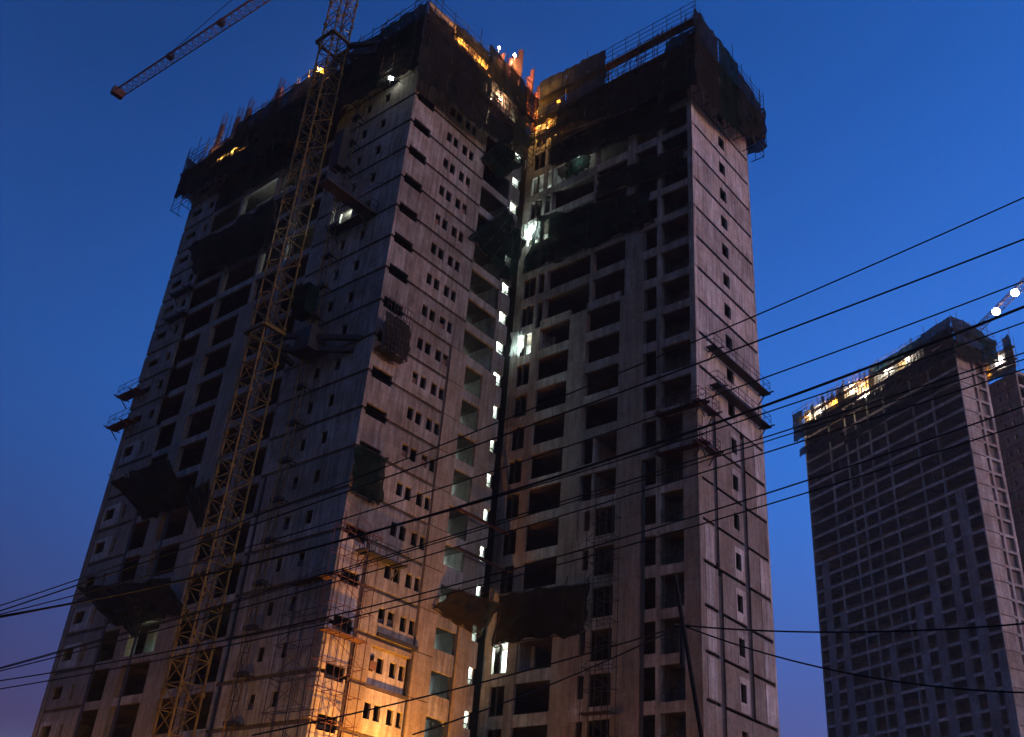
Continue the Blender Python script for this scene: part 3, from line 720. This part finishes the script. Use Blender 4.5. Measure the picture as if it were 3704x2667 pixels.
# material hoist on the left wing
t = thing('material_hoist', 'slender dark material hoist mast climbing the left wing with a netted cage', 'hoist', (-6.4, -.8, 0))
mb = MB()
for dx, dy in ((-.3, 0), (.3, 0), (0, -.45)): mb.bar((dx, dy, 0), (dx, dy, 69), .04)
mb.build('mast', 'yellow', t)
mb = MB()
for i in range(46):
    z = i * 1.5; P = [(-.3, 0, z), (.3, 0, z), (0, -.45, z)]; Q = [(p[0], p[1], z + 1.5) for p in P]
    for a in range(3): mb.bar(P[a], P[(a + 1) % 3], .02); mb.bar(P[a], Q[(a + 1) % 3], .018)
mb.build('lattice', 'steel', t)
for i in range(22):
    mb = MB(); z = Z(i) + .1; mb.bar((-.25, 0, z), (-.25, .78, z), .05); mb.bar((.25, 0, z), (.25, .78, z), .05); mb.box(-.55, .55, -.25, .2, z - .15, z + .1); mb.build('wall_tie', 'steel', t)
mb = MB(); mb.box(-.9, .6, -1.6, -.5, 43.4, 46.0); mb.build('cage', 'netg', t)
mb = MB(); mb.box(-.6, .5, -1.3, -.5, 58.2, 62.2); mb.build('counterweight', 'steel', t)

# ------------------------------------------------------------------ tower crane
def lattice_mast(mb_leg, mb_br, a, z0, z1, step, r, rb):
    h = a / 2; cs = [(-h, -h), (h, -h), (h, h), (-h, h)]
    for c in cs: mb_leg.bar((*c, z0), (*c, z1), r)
    n = int(round((z1 - z0) / step))
    for i in range(n):
        za, zb = z0 + i * step, z0 + (i + 1) * step
        for k in range(4):
            p, q = cs[k], cs[(k + 1) % 4]
            if i % 2: p, q = q, p
            mb_br.bar((*p, za), (*q, za), rb); mb_br.bar((*p, za), (*q, zb), rb)
CR = (-8.2, -3.5)
t = thing('tower_crane', 'tall yellow lattice tower crane standing before the left wing with an orange jib', 'crane', (CR[0], CR[1], 0))
ml, mbr = MB(), MB()
lattice_mast(ml, mbr, 1.7, 0, 86, 1.55, .085, .042)
ml.build('mast_leg', 'yellow', t); mbr.build('mast_lattice', 'yellow', t)
mb = MB(); mb.box(-.12, .12, -.12, .12, -.14, .14); jm = mb.mesh('mast_joint')
for z in range(0, 86, 3):
    for c in ((-.85, -.85), (.85, -.85), (.85, .85), (-.85, .85)): link('mast_joint', jm, 'yellow', t, (*c, z))
mb = MB(); mb.bar((.35, .35, 0), (.35, .35, 86), .03); mb.bar((-.05, .35, 0), (-.05, .35, 86), .03)
for z in range(0, 172): mb.bar((.35, .35, z * .5), (-.05, .35, z * .5), .015)
mb.build('ladder', 'steel', t)
for z in (41.4, 72.6):   # tie collars and struts to the wall
    mb = MB(); h = 1.15
    for p, q in (((-h, -h), (h, -h)), ((h, -h), (h, h)), ((h, h), (-h, h)), ((-h, h), (-h, -h))): mb.bar((*p, z), (*q, z), .17)
    mb.build('tie_collar', 'yellow', t)
    mb = MB()
    for p, q in (((1.0, .9, z), (6.9, 3.5, z - .8)), ((.9, 1.1, z - 1.0), (6.2, 3.5, z - 1.6)), ((.6, 1.1, z - .6), (1.4, 3.5, z - 1.1)), ((-.9, 1.1, z), (-1.0, 3.5, z - .5)), ((3.6, 2.1, z - .3), (3.2, 2.2, z - 1.4))): mb.bar(p, q, .26)
    mb.build('tie_strut', 'steel', t)
mb = MB(); mb.box(1.9, 3.6, 1.3, 2.9, 39.9, 41.8); mb.build('tie_platform', 'steel', t)
mb = MB(); mb.box(-1.5, 1.5, -1.5, 1.5, 86, 87.4); mb.build('slewing_unit', 'yellow', t)
J0, J1, JZ = Vector((0, 0, 88.1)), Vector((-40.0, -2.2, 88.1)), 1.15
jd = (J1 - J0).normalized(); js = Vector((-jd.y, jd.x, 0))
mb, mb2 = MB(), MB()
nseg = 36
for s in (-.6, .6): mb.bar(J0 + js * s, J1 + js * s, .07)
mb.bar(J0 + Vector((0, 0, JZ)), J1 + Vector((0, 0, JZ)), .08)
for i in range(nseg):
    a = J0 + (J1 - J0) * i / nseg; b = J0 + (J1 - J0) * (i + 1) / nseg; mid = (a + b) / 2 + Vector((0, 0, JZ))
    for s in (-.6, .6): mb2.bar(a + js * s, mid, .035); mb2.bar(mid, b + js * s, .035)
    mb2.bar(a - js * .6, a + js * .6, .035); mb2.bar(a - js * .6, b + js * .6, .03)
mb.build('jib_chord', 'orange', t); mb2.build('jib_lattice', 'orange', t)
mb = MB(); mb.box(J1.x - .2, J1.x + .5, J1.y - .7, J1.y + .7, J1.z - .25, J1.z + .75); mb.build('jib_tip', 'orange', t)
for i in (6, 12, 19, 27): 
    p = J0 + (J1 - J0) * i / nseg; mb = MB(); mb.box(p.x - .35, p.x + .35, p.y - .35, p.y + .35, p.z + .3, p.z + .9); mb.build('jib_box', 'steel', t)
mb = MB(); mb.bar((0, 0, 87.4), (0, 0, 97), .25); mb.build('cat_head', 'yellow', t)
mb = MB(); mb.bar((0, 0, 97), J0 + (J1 - J0) * .78 + Vector((0, 0, JZ)), .04); mb.bar((0, 0, 97), J0 + (J1 - J0) * .4 + Vector((0, 0, JZ)), .04); mb.bar((0, 0, 97), -jd * 12 + Vector((0, 0, 88.4)), .04); mb.build('pendant_rod', 'steel', t)
mb = MB(); mb.box(-1, 1, -1, 1, 87.5, 89.5)
for s in (-.6, .6): mb.bar(J0 + js * s, J0 - jd * 12 + js * s, .1)
mb.build('counter_jib', 'orange', t)
mb = MB(); p = J0 - jd * 11; mb.box(p.x - 1.3, p.x + 1.3, p.y - .8, p.y + .8, 86.2, 88.4); mb.build('counterweight', 'edge', t)

# ------------------------------------------------------------------ things on the roof
for k, (x, y, h, lean, lb) in enumerate(((-32.6, .5, 7.2, .2, 'dark rebar column standing at the left roof corner beside the orange light'), (-29.7, .5, 6.4, .3, 'second rebar column from the left roof corner'),
                                 (-27.9, .5, 6.8, .3, 'third rebar column from the left roof corner, beside the second one'), (-22.6, .5, 6.6, .1, 'red formwork slab standing on the left roof midway to the crane'))):
    t = thing('roof_column', lb, 'rebar column', (x, y, Z(-2) + .1))
    mb = MB()
    for i in range(8):
        a = i * math.pi / 4; mb.bar((.3 * math.cos(a), .3 * math.sin(a), 0), (.3 * math.cos(a) + lean, .3 * math.sin(a), h + random.uniform(-.5, .3)), .03)
    mb.build('rebar', 'rust', t)
    mb = MB(); w_ = .28 if k < 3 else .55
    mb.hexa([(-w_, -.12, 0), (w_, -.12, 0), (w_, .12, 0), (-w_, .12, 0), (-w_ + lean * .8, -.12, h * .8), (w_ * .6 + lean * .8, -.12, h * .8), (w_ * .6 + lean * .8, .12, h * .8), (-w_ + lean * .8, .12, h * .8)])
    mb.build('formwork', 'pink' if k == 3 else 'board', t)
for k, (y, h, w_, lb) in enumerate(((13.2, 9.0, .7, 'tallest red lit formwork board rising above the inner corner'), (12.0, 6.6, .5, 'pink lit formwork board left of the tallest one above the inner corner'), (10.8, 6.2, .4, 'short pink board beside a white lamp above the inner corner'),
                                    (15.4, 8.0, .35, 'narrow red formwork post over the dark shaft of the inner corner'), (16.6, 6.6, .3, 'slim red post right of the shaft at the inner corner roof'))):
    t = thing('formwork_post', lb, 'formwork', (-1.2, y, Z(-2) + .1))
    mb = MB(); mb.box(-.15, .15, -w_, w_, 0, h * .82); mb.box(-.15, .15, w_ * .3, w_, h * .82, h); mb.build('board', 'pink' if k else 'orange', t)
    mb = MB(); mb.bar((.2, -w_, .3), (.2, w_, h * .7), .04); mb.bar((.2, w_ * .8, 0), (.2, w_ * .8, h * 1.05), .04); mb.build('prop', 'rust', t)

def floodlight(label, p, aim, energy, col, mat='flood', size=.3, name='floodlight', power_size=.2, spot=None):
    t = thing(name, label, 'floodlight', p)
    d = Vector(aim).normalized(); q = d.to_track_quat('-Z', 'Y')
    def tr(v): return q @ Vector(v)
    mb = MB(); s = size
    mb.hexa([tr(x) for x in ((-s, -s * .7, 0), (s, -s * .7, 0), (s, s * .7, 0), (-s, s * .7, 0), (-s * .6, -s * .4, s * .7), (s * .6, -s * .4, s * .7), (s * .6, s * .4, s * .7), (-s * .6, s * .4, s * .7))]); mb.build('housing', 'steel', t)
    mb = MB()
    if s > .8: mb.bar(tr((0, 0, -.15)), tr((0, 0, -.02)), s * .85, 14)
    else: mb.hexa([tr(x) for x in ((-s * .9, -s * .6, -.05), (s * .9, -s * .6, -.05), (s * .9, s * .6, -.05), (-s * .9, s * .6, -.05), (-s * .9, -s * .6, -.01), (s * .9, -s * .6, -.01), (s * .9, s * .6, -.01), (-s * .9, s * .6, -.01))])
    mb.build('lens', mat, t)
    mb = MB(); mb.bar((0, 0, 0), (0, 0, -.9), .04); mb.build('stand', 'steel', t)
    lamp('flood_beam', d * .35, energy, col, power_size, t, 'SPOT' if spot else 'POINT', aim if spot else None, spot or 100)
    return t
floodlight('sodium work lamp behind the net at the far left roof corner', (-30.2, -.75, 73.0), (.3, 1, .2), 6000, SODIUM, 'warm', .18, spot=120)
floodlight('second sodium work lamp behind the left roof corner net', (-27.6, -.7, 72.8), (-.3, 1, .2), 4500, SODIUM, 'warm', .15, spot=120)
floodlight('bright orange work lamp on the roof edge just behind the crane mast', (-14.6, -.3, 76.0), (.9, -.6, -.3), 1600, SODIUM, 'warm', .4)
floodlight('white lamp glowing through a hole in the net near the left wing corner', (-2.7, -.75, 67.3), (.6, -.7, -.4), 30, (1, 1, .85), 'white', .26)
floodlight('orange lamp inside the corner screen nearest the left wing corner', (.7, 4.2, 74.9), (-1, .2, -.8), 160, SODIUM, 'warm', .12)
floodlight('orange lamp inside the corner screen towards the inner corner', (.7, 7.2, 74.6), (-1, .1, -.8), 260, SODIUM, 'warm', .12)
floodlight('warm white lamp behind the torn net patch near the inner corner', (.7, 9.5, 71.4), (-1, .2, -.5), 330, WARMW, 'flood', .14)
floodlight('white lamp head on a stand above the inner corner roof', (-.4, 11.9, 80.0), (.8, .3, -.8), 500, (1, .6, .3), 'flood', .2)
floodlight('small white lamp on the roof edge left of the inner corner', (-.4, 9.6, 79.0), (.8, .3, -.8), 200, (1, .6, .3), 'flood', .14)
floodlight('orange lamp deep in the inner corner under the roof screens', (-.2, 15.6, 75.2), (.3, .6, -.6), 900, SODIUM, 'warm', .2)
floodlight('orange lamp lighting the worn net of the right wing roof', (1.6, YC + .4, 76.6), (.2, -1, -.4), 1200, SODIUM, 'warm', .2)
floodlight('orange lamp on the scaffold deck of the right wing near the shaft', (1.2, YC - .6, 72.4), (.6, .6, -.1), 160, SODIUM, 'warm', .12)

# ------------------------------------------------------------------ far tower and its rear wing
TH = -0.430214
FT = thing('far_tower', 'distant unfinished concrete tower of many open storeys right of the main tower', 'building', (2.538, 139.161, 0), TH)
F = Face((0, 0, 0), (1, 0, 0), (0, -1, 0)); Sd = Face((0, 0, 0), (0, 1, 0), (1, 0, 0))
ZF = 107.53
def fpiece(name, mat, key, n, make, parent=FT):
    if ('far', name, key) not in cache:
        mb = MB(); make(mb); cache[('far', name, key)] = mb.mesh(name)
    return link(name, cache[('far', name, key)], mat, parent, (0, 0, ZF - 3 * n))
colS = [-43.75, -36.1, -31.1, -28.05, -24.3, -19.7, -12.2, -7.3]
fw = [(-41.6, -39.65, 9), (-37.5, -35.65, 13), (-33.0, -31.2, 19), (-25.5, -23.7, 16), (-18.0, -16.1, 14), (-14.0, -12.15, 11), (-8.9, -7.1, 9), (-5.2, -3.05, 8), (-1.75, -.2, 18)]
for n in range(-2, 36):
    fpiece('floor_slab', 'edge', 0, n, lambda mb: mb.box(-43.8, -.15, .25, 7.5, -.1, .1))
    for k in range(len(colS)):
        a = colS[k] + .12; b = (colS[k + 1] - .12) if k + 1 < len(colS) else -.02
        if n <= 24: fpiece('spandrel', 'farb', k, n, lambda mb: F.box(mb, a, b, -.12, .42, -.22, -.02))
    if n > 24: fpiece('spandrel', 'farb', 'all', n, lambda mb: F.box(mb, -43.6, -.02, -.12, .42, -.22, -.02))
    for k, s in enumerate(colS):
        if n <= 24: fpiece('column', 'farc', k, n, lambda mb: F.box(mb, s - .12, s + .12, -3, 0, -.5, 0))
    for k, (a, b, n0) in enumerate(fw):
        if n >= n0 and n <= 26: fpiece('wall_panel', 'farw', k, n, lambda mb: F.box(mb, a, b, -3, 0, -.3, .02))
    # right side: closed strip, slot, open bay
    if n <= 26:
        low = n >= 18
        fpiece('corner_panel', 'farl' if not low else 'farc', low, n, lambda mb: Sd.panel(mb, .02, 3.5, -2.9, -.12, (), .25))
        fpiece('side_column', 'farl', 0, n, lambda mb: Sd.box(mb, 4.25, 4.8, -3, 0, -.3, -.01))
        fpiece('side_column', 'farl', 1, n, lambda mb: Sd.box(mb, 6.95, 7.6, -3, 0, -.3, -.01))
        fpiece('side_spandrel', 'farl', 0, n, lambda mb: Sd.box(mb, 3.5, 7.58, -.12, .4, -.25, -.03))
        for s in (-34, -22, -10):
            if n % 4 == 2: fpiece('partition', 'inner', s, n, lambda mb: F.box(mb, s, s + .2, -2.9, -.1, -5, -.3))
mb = MB(); mb.box(-43.85, -.6, 3.4, 7.4, 0, ZF + 6); mb.box(-43.85, -43.6, .1, 3.4, 0, ZF + 6); mb.build('core_wall', 'farw', FT)
for n, s in ((22, -38.6), (23, -38.6), (24, -38.6)):
    mb = MB(); F.box(mb, s - .12, s + .12, -2.35, -2.1, -.5, -.3); link('window_lamp', mb.mesh('window_lamp'), 'white', FT, (0, 0, ZF - 3 * n))
# formwork under light at the top
for i in range(18):
    s0 = -43.5 + i * 2.4; mb = MB(); F.box(mb, s0, s0 + 2.3, ZF + 5.2, ZF + 9.3 + random.uniform(-.3, .5), -.3, -.1); mb.build('formwork_board', 'light' if i % 4 else 'ply', FT)
FW3 = Matrix.Rotation(TH, 3, 'Z'); FO = Vector((2.538, 139.161, 0))
def far(x, y, z): return FO + FW3 @ Vector((x, y, z))
def far_screen(label, f0, s0, s1, segs, z0, z1, origin, d=1.6, step=1.7, boards=()):
    t = thing('scaffold_screen', label, 'scaffold', origin, TH)
    k = round((s1 - s0) / step)
    for i in range(k + 1):
        s = s0 + (s1 - s0) * i / k; mb = MB()
        mb.bar(f0.P(s, z0, d - .1), f0.P(s, z1 + random.choice((0, .3, .3, 1.5)), d - .1), .05); mb.bar(f0.P(s, z0, d - 1), f0.P(s, z1 - .5, d - 1), .05); mb.build('post', 'rust', t)
    z = z0
    while z <= z1:
        mb = MB(); mb.bar(f0.P(s0, z, d - .1), f0.P(s1, z, d - .1), .05); mb.build('rail', 'rust', t); z += .9
    for z in boards:
        mb = MB(); f0.box(mb, s0, s1, z, z + .12, d - 1.2, d - .2); mb.build('plank_deck', 'board', t)
    for j, (a, b, za0, za1, zb0, zb1, mt) in enumerate(segs):
        mb = MB(); sheet(mb, f0.P(a, za0, d), f0.P(b, zb0, d), f0.P(b, zb1, d), f0.P(a, za1, d), max(3, int(b - a)), 5, amp=.12, nrm=f0.n, seed=j * 1.9); mb.build('net', mt, t)
    return t
fscr = far_screen('netted scaffold screen with white and orange lit patches along the far tower roof', F, -45.5, 1.4,
    [(-45.5, -38, 110.2, 113.6, 109.6, 113.2, 'net'), (-38, -30, 109.6, 112.6, 109.4, 112.4, 'net'), (-30, -20, 109.4, 111.2, 109.0, 111.0, 'net'), (-20, -10, 109.0, 110.6, 109, 110.6, 'net'), (-10, 1.4, 109, 112.6, 109.4, 112.8, 'net'),
     (-45.5, -42.2, 113.6, 117, 113.4, 117, 'netw'), (-39.4, -38.2, 112.6, 116.6, 112.6, 116.8, 'net'), (-35.6, -34.6, 112.4, 117.2, 112.4, 117.0, 'net'), (-30.6, -28.6, 112, 116.8, 112, 117.2, 'net'), (-21, -19.6, 110.8, 116.8, 111.2, 117, 'netw'), (-19.6, -6, 114.6, 117, 114.4, 117.2, 'netg'), (-38, -25, 111.8, 113.4, 111.6, 113.6, 'net'), (-17, -6, 110.6, 112.4, 110.6, 112.6, 'net'), (-6, 1.4, 112.6, 117.6, 112.8, 117.9, 'net'), (-44, -30, 105.6, 107.6, 105.4, 107.4, 'net'), (-30, -2, 103.0, 104.9, 104.0, 106.0, 'net')],
    109.6, 118.0, FO, boards=(112.6, 115.4))
def far_clutter(t, s0, s1, z0, z1, k, seed):
    rnd = random.Random(seed); mb = MB()
    for i in range(k):
        x, z = rnd.uniform(s0, s1), rnd.uniform(z0, z1); d = rnd.uniform(.9, 1.55)
        if rnd.random() < .6: mb.bar(F.P(x, z, d), F.P(x, z + rnd.uniform(.8, 2.6), d), rnd.uniform(.04, .09))
        else: mb.bar(F.P(x, z, d), F.P(x + rnd.uniform(.6, 3), z + rnd.uniform(-.3, .6), d), rnd.uniform(.04, .08))
    o = mb.build('tube_clutter', 'steel', t); o['kind'] = 'stuff'
far_clutter(fscr, -44, -5, 110.5, 116.5, 330, 11)
far_screen('dark netted scaffold screen round the right corner of the far tower roof', Sd, -1.4, 9.8,
    [(-1.5, 5, 109.8, 118, 109.6, 117.6, 'net'), (5, 9.8, 109.6, 117.4, 111.0, 116.0, 'netg')], 109.8, 118.0, FO, boards=(112.6, 115.4))
for k, (s, z, e, c, lb) in enumerate(((-41.0, 115.4, 1500, WARMW, 'white work lamp near the left end of the far tower roof'), (-37.5, 115.8, 1800, (1, .97, .85), 'second white work lamp from the left on the far tower roof'), (-33.4, 115.6, 2600, SODIUM, 'orange work lamp left of centre on the far tower roof'),
                                    (-27.8, 116.2, 2600, (1, .8, .45), 'warm work lamp at the centre of the far tower roof'), (-24.5, 116.4, 2600, SODIUM, 'orange work lamp right of centre on the far tower roof'), (-24, 113.0, 2600, (1, .97, .85), 'white work lamp one deck below the orange lamps of the far tower'),
                                    (-17.5, 116, 2400, (1, .98, .8), 'white work lamp lighting the right half of the far tower roof'), (-12, 116.2, 2000, (1, .98, .8), 'white work lamp near the right end of the far tower roof'))):
    floodlight(lb, far(s, -.75, z), FW3 @ Vector((0, 1, -.3)), e * .5, c, 'flood' if c != SODIUM else 'warm', .3)
# rear wing
RW = thing('rear_tower', 'dark rear tower block with paired small windows behind the far tower', 'building', far(0, 14, 0), TH)
for n in range(-1, 30):
    hs = [(-3.36, -2.74, -1.85, -.85), (-1.3, -.68, -1.85, -.85), (-5.6, -5.0, -1.85, -.85)]
    fpiece('floor_slab', 'edge', 'RW', n, lambda mb: mb.box(-9, .6, .32, 6, -.12, .1), RW)
    fpiece('wall_panel', 'farw', 'RW', n, lambda mb: F.panel(mb, -9, 1.5, -2.93, -.05, hs, .3), RW)
    fpiece('side_column', 'farl', 'RWs', n, lambda mb: Sd.box(mb, .02, .5, -3, 0, 1.2, 1.48), RW)
    fpiece('side_column', 'farl', 'RWt', n, lambda mb: Sd.box(mb, 5, 5.4, -3, 0, 1.2, 1.48), RW)
    fpiece('side_spandrel', 'farl', 'RWs', n, lambda mb: Sd.box(mb, .5, 5, -.3, .3, 1.2, 1.46), RW)
mb = MB(); mb.box(-9, .8, 3.2, 12, 0, ZF + 4); mb.build('core_wall', 'inner', RW)
far_screen('brightly lit scaffold screen on the rear tower at the right picture edge', F, -8, 3.0,
    [(-8, 3, 111.0, 112.4, 109.0, 111.0, 'net'), (1.3, 3, 112, 117.5, 111, 117.8, 'netg'), (-8, 0, 116.2, 117.8, 116.6, 118, 'netg')], 110.0, 118.0, RW.location, boards=(112.4, 115.2))
for i in range(5):
    s0 = -8 + i * 2; mb = MB(); F.box(mb, s0, s0 + 1.9, ZF + 4, ZF + 8.5, -.3, -.1); mb.build('formwork_board', 'light' if i > 1 else 'ply', RW)
floodlight('white work lamp on the rear tower roof', far(-1.6, 13.2, 114.6), FW3 @ Vector((0, 1, -.3)), 1800, (1, .98, .9), 'flood', .4, spot=130)
floodlight('orange work lamp on the rear tower roof', far(-4.6, 13.2, 113.2), FW3 @ Vector((0, 1, -.3)), 900, SODIUM, 'warm', .3, spot=130)
# far crane
a0 = Vector((-1.5, 160.6, 125)); a1 = Vector((26.0, 135.5, 125)); jd2 = (a1 - a0).normalized(); js2 = Vector((-jd2.y, jd2.x, 0))
t = thing('far_crane', 'distant orange crane jib rising behind the far tower with two floodlights on it', 'crane', (a0.x, a0.y, 0))
O_ = Vector((a0.x, a0.y, 0)); mb, mb2 = MB(), MB()
for s in (-.7, .7): mb.bar(a0 + js2 * s - O_, a1 + js2 * s - O_, .08)
mb.bar(a0 + Vector((0, 0, 1.4)) - O_, a1 + Vector((0, 0, 1.4)) - O_, .08)
for i in range(24):
    p = a0 + (a1 - a0) * i / 24 - O_; q = a0 + (a1 - a0) * (i + 1) / 24 - O_; mm = (p + q) / 2 + Vector((0, 0, 1.4))
    for s in (-.7, .7): mb2.bar(p + js2 * s, mm, .04); mb2.bar(mm, q + js2 * s, .04)
    mb2.bar(p - js2 * .7, q + js2 * .7, .05)
mb.build('jib_chord', 'orange', t); mb2.build('jib_lattice', 'orange', t)
ml, mbr = MB(), MB(); lattice_mast(ml, mbr, 1.8, 0, 124, 2.6, .1, .06); ml.build('mast_leg', 'orange', t); mbr.build('mast_lattice', 'orange', t)
for (x, y), lb in (((8.4, 151.6), 'lower dazzling white floodlight on the far crane jib'), ((13.4, 147.0), 'upper dazzling white floodlight on the far crane jib')):
    f_ = floodlight(lb, (x + .45, y - 1.9, 124.0), (CAM - Vector((x, y, 124.6))), 500, (1, .97, .93), 'flood', .85)

# ------------------------------------------------------------------ power lines and pole
def cable(label, p, q, sag, r):
    p, q = Vector(p), Vector(q); d = q - p; pts = []
    for i in range(57):
        tt = -.2 + 1.4 * i / 56
        pts.append(p + d * tt - Vector((0, 0, sag * 4 * tt * (1 - tt))))
    mb = MB(); mid = pts[28]; mb.tube([x - mid for x in pts], r, 6)
    o = mb.build('power_cable', 'cable', None, mid)
    tag(o, label, 'cable', 'power cables crossing the street'); return o
for lb, p, q, s, r in (
    ('black power cable highest in the sky at the right edge', (12.57, -24.64, 11.4), (45.53, -16.07, 20.19), .55, .020),
    ('second highest black power cable at the right edge', (12.52, -24.56, 11.24), (45.22, -15.59, 19.25), .25, .025),
    ('third black power cable from the top at the right edge', (12.49, -24.51, 11.14), (44.92, -15.11, 18.3), .60, .020),
    ('thickest black power cable, passing across the far tower roof', (12.47, -24.48, 11.08), (44.74, -14.82, 17.72), 1.0, .038),
    ('thin cable running just below the thickest power cable', (12.46, -24.46, 11.04), (44.62, -14.64, 17.37), .78, .019),
    ('upper cable of the close pair crossing below the far tower roof', (11.97, -23.69, 9.53), (44.41, -14.29, 16.68), .23, .019),
    ('lower cable of the close pair crossing below the far tower roof', (11.96, -23.68, 9.49), (44.36, -14.22, 16.53), .20, .017),
    ('single cable below the close pair across the far tower', (11.94, -23.64, 9.43), (44.29, -14.1, 16.31), .35, .020),
    ('second lowest of the long cables rising to the right edge', (11.85, -23.49, 9.14), (44.02, -13.68, 15.47), .85, .022),
    ('lowest of the long cables rising to the right edge', (11.77, -23.37, 8.89), (43.9, -13.48, 15.08), .68, .020)):
    cable(lb, p, q, s, r)
PT = Vector((38.08, -21.14, 8.32))
def cable2(label, q, sag, r=.017):
    p = PT; q = Vector(q); pts = [p + (q - p) * i / 20 - Vector((0, 0, sag * 4 * (i / 20) * (1 - i / 20))) for i in range(21)]
    mb = MB(); mb.tube([x - p for x in pts], r, 6); o = mb.build('service_cable', 'cable', None, p); tag(o, label, 'cable', 'thin cables tied to the leaning pole')
cable2('nearly level thin cable leaving the leaning pole to the right', (44.78, -20.78, 7.57), .15)
cable2('thin cable sagging down to the right from the leaning pole', (44.45, -20.25, 6.53), .30)
cable2('upper thin cable running down left from the leaning pole', (32.0, -27.2, 5.25), .12)
cable2('lower thin cable running down left from the leaning pole', (34.2, -25.0, 5.55), .12)
t = thing('utility_pole', 'thin dark leaning utility pole in front of the right wing', 'pole', (39.48, -21.05, 0))
mb = MB(); top = Vector((38.252, -21.715, 9.237)) - Vector((39.48, -21.05, 0)); mb.bar((0, 0, 0), top * .5, .062, 10); mb.bar(top * .5, top, .045, 10); mb.build('pole', 'wood', t)
mb = MB(); p = PT - Vector(t.location); mb.bar(p + Vector((-.12, -.12, .0)), p + Vector((.12, .12, 0)), .03); mb.bar(p, p + Vector((.0, .0, -.9)), .07, 8); mb.build('fitting', 'steel', t)

# ------------------------------------------------------------------ sodium street lamps that light the foot of the building
def street_lamp(label, x, y, h, energy, arm=(0, 1.2)):
    t = thing('street_lamp', label, 'street lamp', (x, y, 0))
    mb = MB(); mb.bar((0, 0, 0), (0, 0, h), .08, 8); mb.build('post', 'steel', t)
    mb = MB(); mb.bar((0, 0, h), (arm[0], arm[1], h + .15), .05, 6); mb.build('arm', 'steel', t)
    mb = MB(); mb.box(arm[0] - .2, arm[0] + .2, arm[1] - .35, arm[1] + .35, h + .05, h + .25); mb.build('lamp_head', 'steel', t)
    mb = MB(); mb.box(arm[0] - .15, arm[0] + .15, arm[1] - .28, arm[1] + .28, h - .02, h + .04); mb.build('lamp_glass', 'warm', t)
    lamp('street_light', (arm[0], arm[1], h - .15), energy, (1.0, .43, .07), .15, t)
t = thing('light_mast', 'sodium floodlight mast in the courtyard aimed at the left wing corner', 'floodlight', (5.4, 4.6, 0))
mb = MB(); mb.bar((0, 0, 0), (0, 0, 7.6), .08, 8); mb.build('post', 'steel', t)
mb = MB(); mb.box(-.3, .3, -.3, .3, 7.55, 7.8); mb.build('lamp_head', 'steel', t)
mb = MB(); mb.box(-.24, .24, -.24, .24, 7.8, 7.86); mb.build('lamp_glass', 'warm', t)
lamp('flood_beam', (0, 0, 8.0), 10500, (1.0, .36, .03), .2, t, 'SPOT', (-6.2, .6, 6.6), 92)
street_lamp('sodium lamp post on the street before the tower crane', 2.0, -14.0, 8.0, 2600)
street_lamp('sodium lamp post on the street left of the tower', -30.0, -12.0, 8.0, 1800)
street_lamp('sodium lamp post on the street before the right wing', 26.0, 4.0, 8.0, 700)

# ------------------------------------------------------------------ dusty evening air
hb = MB(); hb.box(-260, 330, -120, 330, -1, 142)
ho = hb.build('haze', bpy.data.materials.new('haze_air'))
ho['kind'] = 'stuff'
hmn = ho.data.materials[0]; hmn.use_nodes = True
hnt = hmn.node_tree; hnt.nodes.remove(hnt.nodes['Principled BSDF'])
pv = hnt.nodes.new('ShaderNodeVolumePrincipled'); pv.inputs['Density'].default_value = 0.0003; pv.inputs['Color'].default_value = (0.85, 0.84, 0.86, 1)
hnt.links.new(pv.outputs[0], hnt.nodes['Material Output'].inputs['Volume'])
